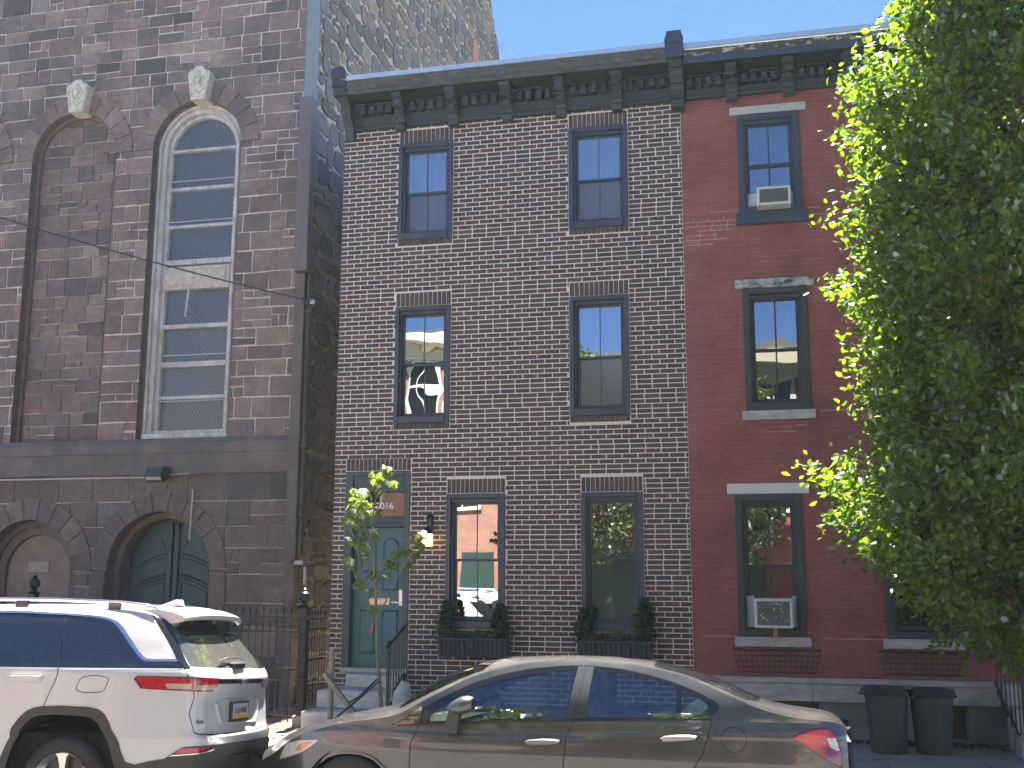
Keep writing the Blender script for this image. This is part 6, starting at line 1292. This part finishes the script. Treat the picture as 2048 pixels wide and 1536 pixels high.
# ------------------------------------------------------------ the street tree on the right
M_leaf = leaf_mat("pear leaf", (.055, .120, .018), (.130, .205, .024), .55, .04)
M_trunk = mat("grey-brown bark", (.11, .09, .07), .9, var=.3, vscale=14, bump=.6, bscale=30, stretch=(1, 1, .3))
def crown_tree(name, label, x, y, prof, trunk_r, nclus, nleaf, lsize, seed, m_leaf, limbs, group=None, flat=.95, inner=.30, front=None):
    rng = np.random.default_rng(seed); t = thing(name, label, "tree", (x, y, 0), group)
    zs = np.array([p[0] for p in prof]); rs = np.array([p[1] for p in prof]); z0, z1 = zs[0], zs[-1]
    b = MB(); n = 9; P = [(x + .05 * math.sin(k * 1.3), y + .05 * math.cos(k * 1.7), -.15 + (z1 * .86) * k / n) for k in range(n + 1)]; b.tube(P, [trunk_r * (1.25 if k == 0 else 1) * (1 - .9 * k / n) + .012 for k in range(n + 1)], 12); b.build("trunk", M_trunk, t, smooth=True)
    b = MB(); ends = []
    for k in range(limbs):
        q = (k + .5) / limbs; zb = z0 - .3 + (z1 - z0) * .72 * q; zb = max(zb, 1.2); a = k * 2.4 + rng.random(); L = np.interp(zb + .9, zs, rs) * .66; pts = []
        for i in range(6):
            u = i / 5; pts.append((x + math.cos(a) * L * u + .06 * rng.normal() * u, y + math.sin(a) * L * u + .06 * rng.normal() * u, zb + L * .62 * u ** .8 + .05 * rng.normal() * u))
        b.tube(pts, [trunk_r * .38 * (1 - .8 * i / 5) * (1 - .5 * q) + .005 for i in range(6)], 7)
        for i in (2, 3, 4, 5):
            for s in range(3):
                p = pts[i]; e = (p[0] + rng.normal() * .2, p[1] + rng.normal() * .2, p[2] + rng.normal() * .2 + .1); b.tube([p, e], [.010, .003], 5)
    if front: b.tube(front, [.05, .042, .03, .018, .008], 8)
    b.build("limbs", M_trunk, t, smooth=True)
    P = []; D = []
    wgt = rs ** 1.3; cdf_z = np.linspace(z0, z1, 400); cw = np.cumsum(np.interp(cdf_z, zs, rs) ** 1.2 + .02); cw /= cw[-1]
    k = 0
    while k < nclus:
        z = float(np.interp(rng.random(), cw, cdf_z)); a = rng.random() * 2 * math.pi; r_ = float(np.interp(z, zs, rs))
        lump = .86 + .16 * noise.noise(Vector((math.cos(a) * 1.7, math.sin(a) * 1.7, z * 1.25 + seed)))  + .07 * noise.noise(Vector((math.cos(a) * 4, math.sin(a) * 4, z * 3 + seed)))
        q = inner + (1 - inner) * rng.random() ** .55
        g = noise.noise(Vector((math.cos(a) * r_ * q * 1.3, math.sin(a) * r_ * q * 1.3, z * 1.4 + 9 + seed)))
        if g < -.17 and rng.random() < .8: continue
        k += 1
        c = np.array([x + math.cos(a) * r_ * q * lump, y + math.sin(a) * r_ * q * lump * flat, z]); out = np.array([math.cos(a), math.sin(a), .25 + .5 * (z - z0) / (z1 - z0)]); out /= np.linalg.norm(out)
        m_ = int(nleaf * rng.uniform(.6, 1.4)); u = rng.random(m_); tw = out * .42 + rng.normal(0, .12, 3)
        pos = c + np.outer(u - .6, tw) + rng.normal(0, .075, (m_, 3)) + np.outer(u ** 2, np.array([0, 0, -.08]))
        P.append(pos); D.append(np.tile(out * .55 + np.array([0, 0, -.42]), (m_, 1)))
    leaf_cloud("crown", np.concatenate(P), np.concatenate(D), lsize, m_leaf, t, .62, seed, .55, .10)
    return t
PROF = [(1.25, .7), (1.45, 1.38), (1.77, 1.66), (1.96, 1.84), (2.15, 2.2), (2.25, 2.42), (2.45, 2.2), (2.6, 2.34), (2.85, 2.55), (3.07, 2.62), (3.24, 2.32), (3.5, 2.2), (3.84, 2.15), (4.04, 2.0), (4.3, 2.1), (4.56, 2.1), (4.83, 2.32), (5.1, 2.36), (5.34, 1.98), (5.56, 2.12), (5.75, 2.3), (6.15, 2.08), (6.4, 2.2), (6.7, 2.08), (7.0, 2.12), (7.3, 2.0), (7.5, 1.62), (8.0, 1.60), (8.6, 1.62), (9.4, 1.5), (10.3, 1.1), (11.2, .3)]
crown_tree("street_tree", "big leafy street tree on the right with sunlit yellow-green edges", 2.75, -3.4, PROF, .13, 3700, 40, .084, 11, M_leaf, 26, front=[(2.68, -3.4, 1.25), (2.25, -3.45, 1.58), (2.02, -3.5, 2.08), (1.6, -3.55, 2.6), (1.1, -3.6, 2.95)])

# ------------------------------------------------------------ the other side of the street (it shows in the windows and car sides)
M_far_b = red_brick_mat("orange brick", (.30, .14, .10), (.38, .19, .135), (.50, .42, .35)); M_cream = mat("cream paint", (.72, .66, .48), .7); M_whitef = mat("white window frame", (.78, .78, .75), .6); M_dkdoor = mat("dark green door", (.02, .05, .045), .5)
def far_house(x0, x1, zt, lab, win, door, m, yf=-19.2):
    t = thing("row_house", lab, "house", ((x0 + x1) / 2, yf, 0)); b = MB(); b.box(x0, x1, yf - 8, yf, -.2, zt - .5); b.build("wall", m, t)
    b = MB(); b.bev(x0, x1, yf, yf + .45, zt - .42, zt - .02, .04); b.bev(x0, x1, yf, yf + .2, zt - .85, zt - .42, .03); b.build("cornice", M_cream, t)
    b = MB(); b.box(x0, x1, yf - 8, yf + .4, zt - .02, zt + .12); b.build("roof", M_roof, t)
    for (a, c, z0, z1) in win:
        b = MB()
        for q in ((a - .1, a, z0 - .1, z1 + .1), (c, c + .1, z0 - .1, z1 + .1), (a, c, z1, z1 + .1), (a, c, z0 - .1, z0), (a, c, (z0 + z1) / 2 - .04, (z0 + z1) / 2 + .04), ((a + c) / 2 - .02, (a + c) / 2 + .02, z0, z1)): b.box(q[0], q[1], yf + .005, yf + .06, q[2], q[3])
        w = b.build("window", M_whitef, t); b = MB(); b.box(a, c, yf + .004, yf + .02, z0, z1); b.build("pane", M_gloss_blk, w)
        b = MB(); b.box(a - .2, c + .2, yf + .004, yf + .05, z1 + .12, z1 + .36); b.build("lintel", M_lintel, w)
    for (a, c, z1) in door: b = MB(); b.box(a, c, yf + .005, yf + .07, .2, z1); b.build("door", M_dkdoor, t); b = MB(); b.box(a - .25, c + .25, yf + .005, yf + .6, -.02, .2); b.build("step", M_marble, t)
rows = ((.9, 2.9), (4.2, 5.9), (7.25, 8.85))
far_house(-22, -14.02, 9.6, "red brick row house across the street, farthest left", [(x, x + .95, a, c) for x in (-20.8, -18.2, -15.8) for a, c in rows], [], M_far_b)
far_house(-14, -8.2, 9.9, "orange brick row house across the street with cream cornice and white windows", [(x, x + .95, a, c) for x in (-13.4, -11.6, -10.2) for a, c in rows[1:]] + [(-13.0, -12.0, .9, 2.9)], [(-9.75, -8.75, 2.75)], M_far_b)
far_house(-8.18, 1.2, 8.8, "red brick row house across the street behind two trees", [(x, x + .95, a, c) for x in (-7.4, -5.2, -2.6, -.4) for a, c in ((4.0, 5.6), (6.5, 7.9))], [(-6.6, -3.2, 2.75), (-1.5, -.5, 2.6)], M_red)
far_house(1.22, 14, 9.4, "orange brick row house across the street, farthest right", [(x, x + .95, a, c) for x in (2.2, 4.6, 7.0, 9.6, 12) for a, c in rows], [], M_far_b)
FP = [(2.4, .8), (3.2, 1.9), (4.5, 2.4), (6, 2.4), (7.4, 1.8), (8.6, .8), (9.2, .1)]
M_leaf2 = leaf_mat("far street tree leaf", (.05, .10, .02), (.10, .16, .03), .4, .08)
crown_tree("street_tree", "street tree on the opposite pavement, the one nearer the cream cornice", -5.6, -17.2, FP, .14, 520, 26, .16, 3, M_leaf2, 10)
crown_tree("street_tree", "street tree on the opposite pavement, facing the boundary of the two houses", -1.6, -17.4, [(z, r * 1.05) for z, r in FP], .14, 520, 26, .16, 4, M_leaf2, 10)
crown_tree("street_tree", "street tree on the opposite pavement, facing the red house", 2.9, -17.3, FP, .14, 520, 26, .16, 5, M_leaf2, 10)
# ------------------------------------------------------------ added thin volume that lifts the shaded tones, in place of car-window glare
hm = bpy.data.materials.new("haze air"); hm.use_nodes = True; hn = hm.node_tree.nodes; hl = hm.node_tree.links; hn.remove(hn["Principled BSDF"])
pv = hn.new("ShaderNodeVolumePrincipled"); pv.inputs["Color"].default_value = (.80, .97, .94, 1); pv.inputs["Density"].default_value = 0.00045; pv.inputs["Anisotropy"].default_value = 0.2
hl.new(pv.outputs[0], hn["Material Output"].inputs["Volume"])
b = MB(); b.box(-158, 158, -158, 158, -1.3, 19.6); tag(b.build("added_haze", hm), kind='stuff', label="added thin veil volume that lifts shaded tones like window glare", cat="added_haze")
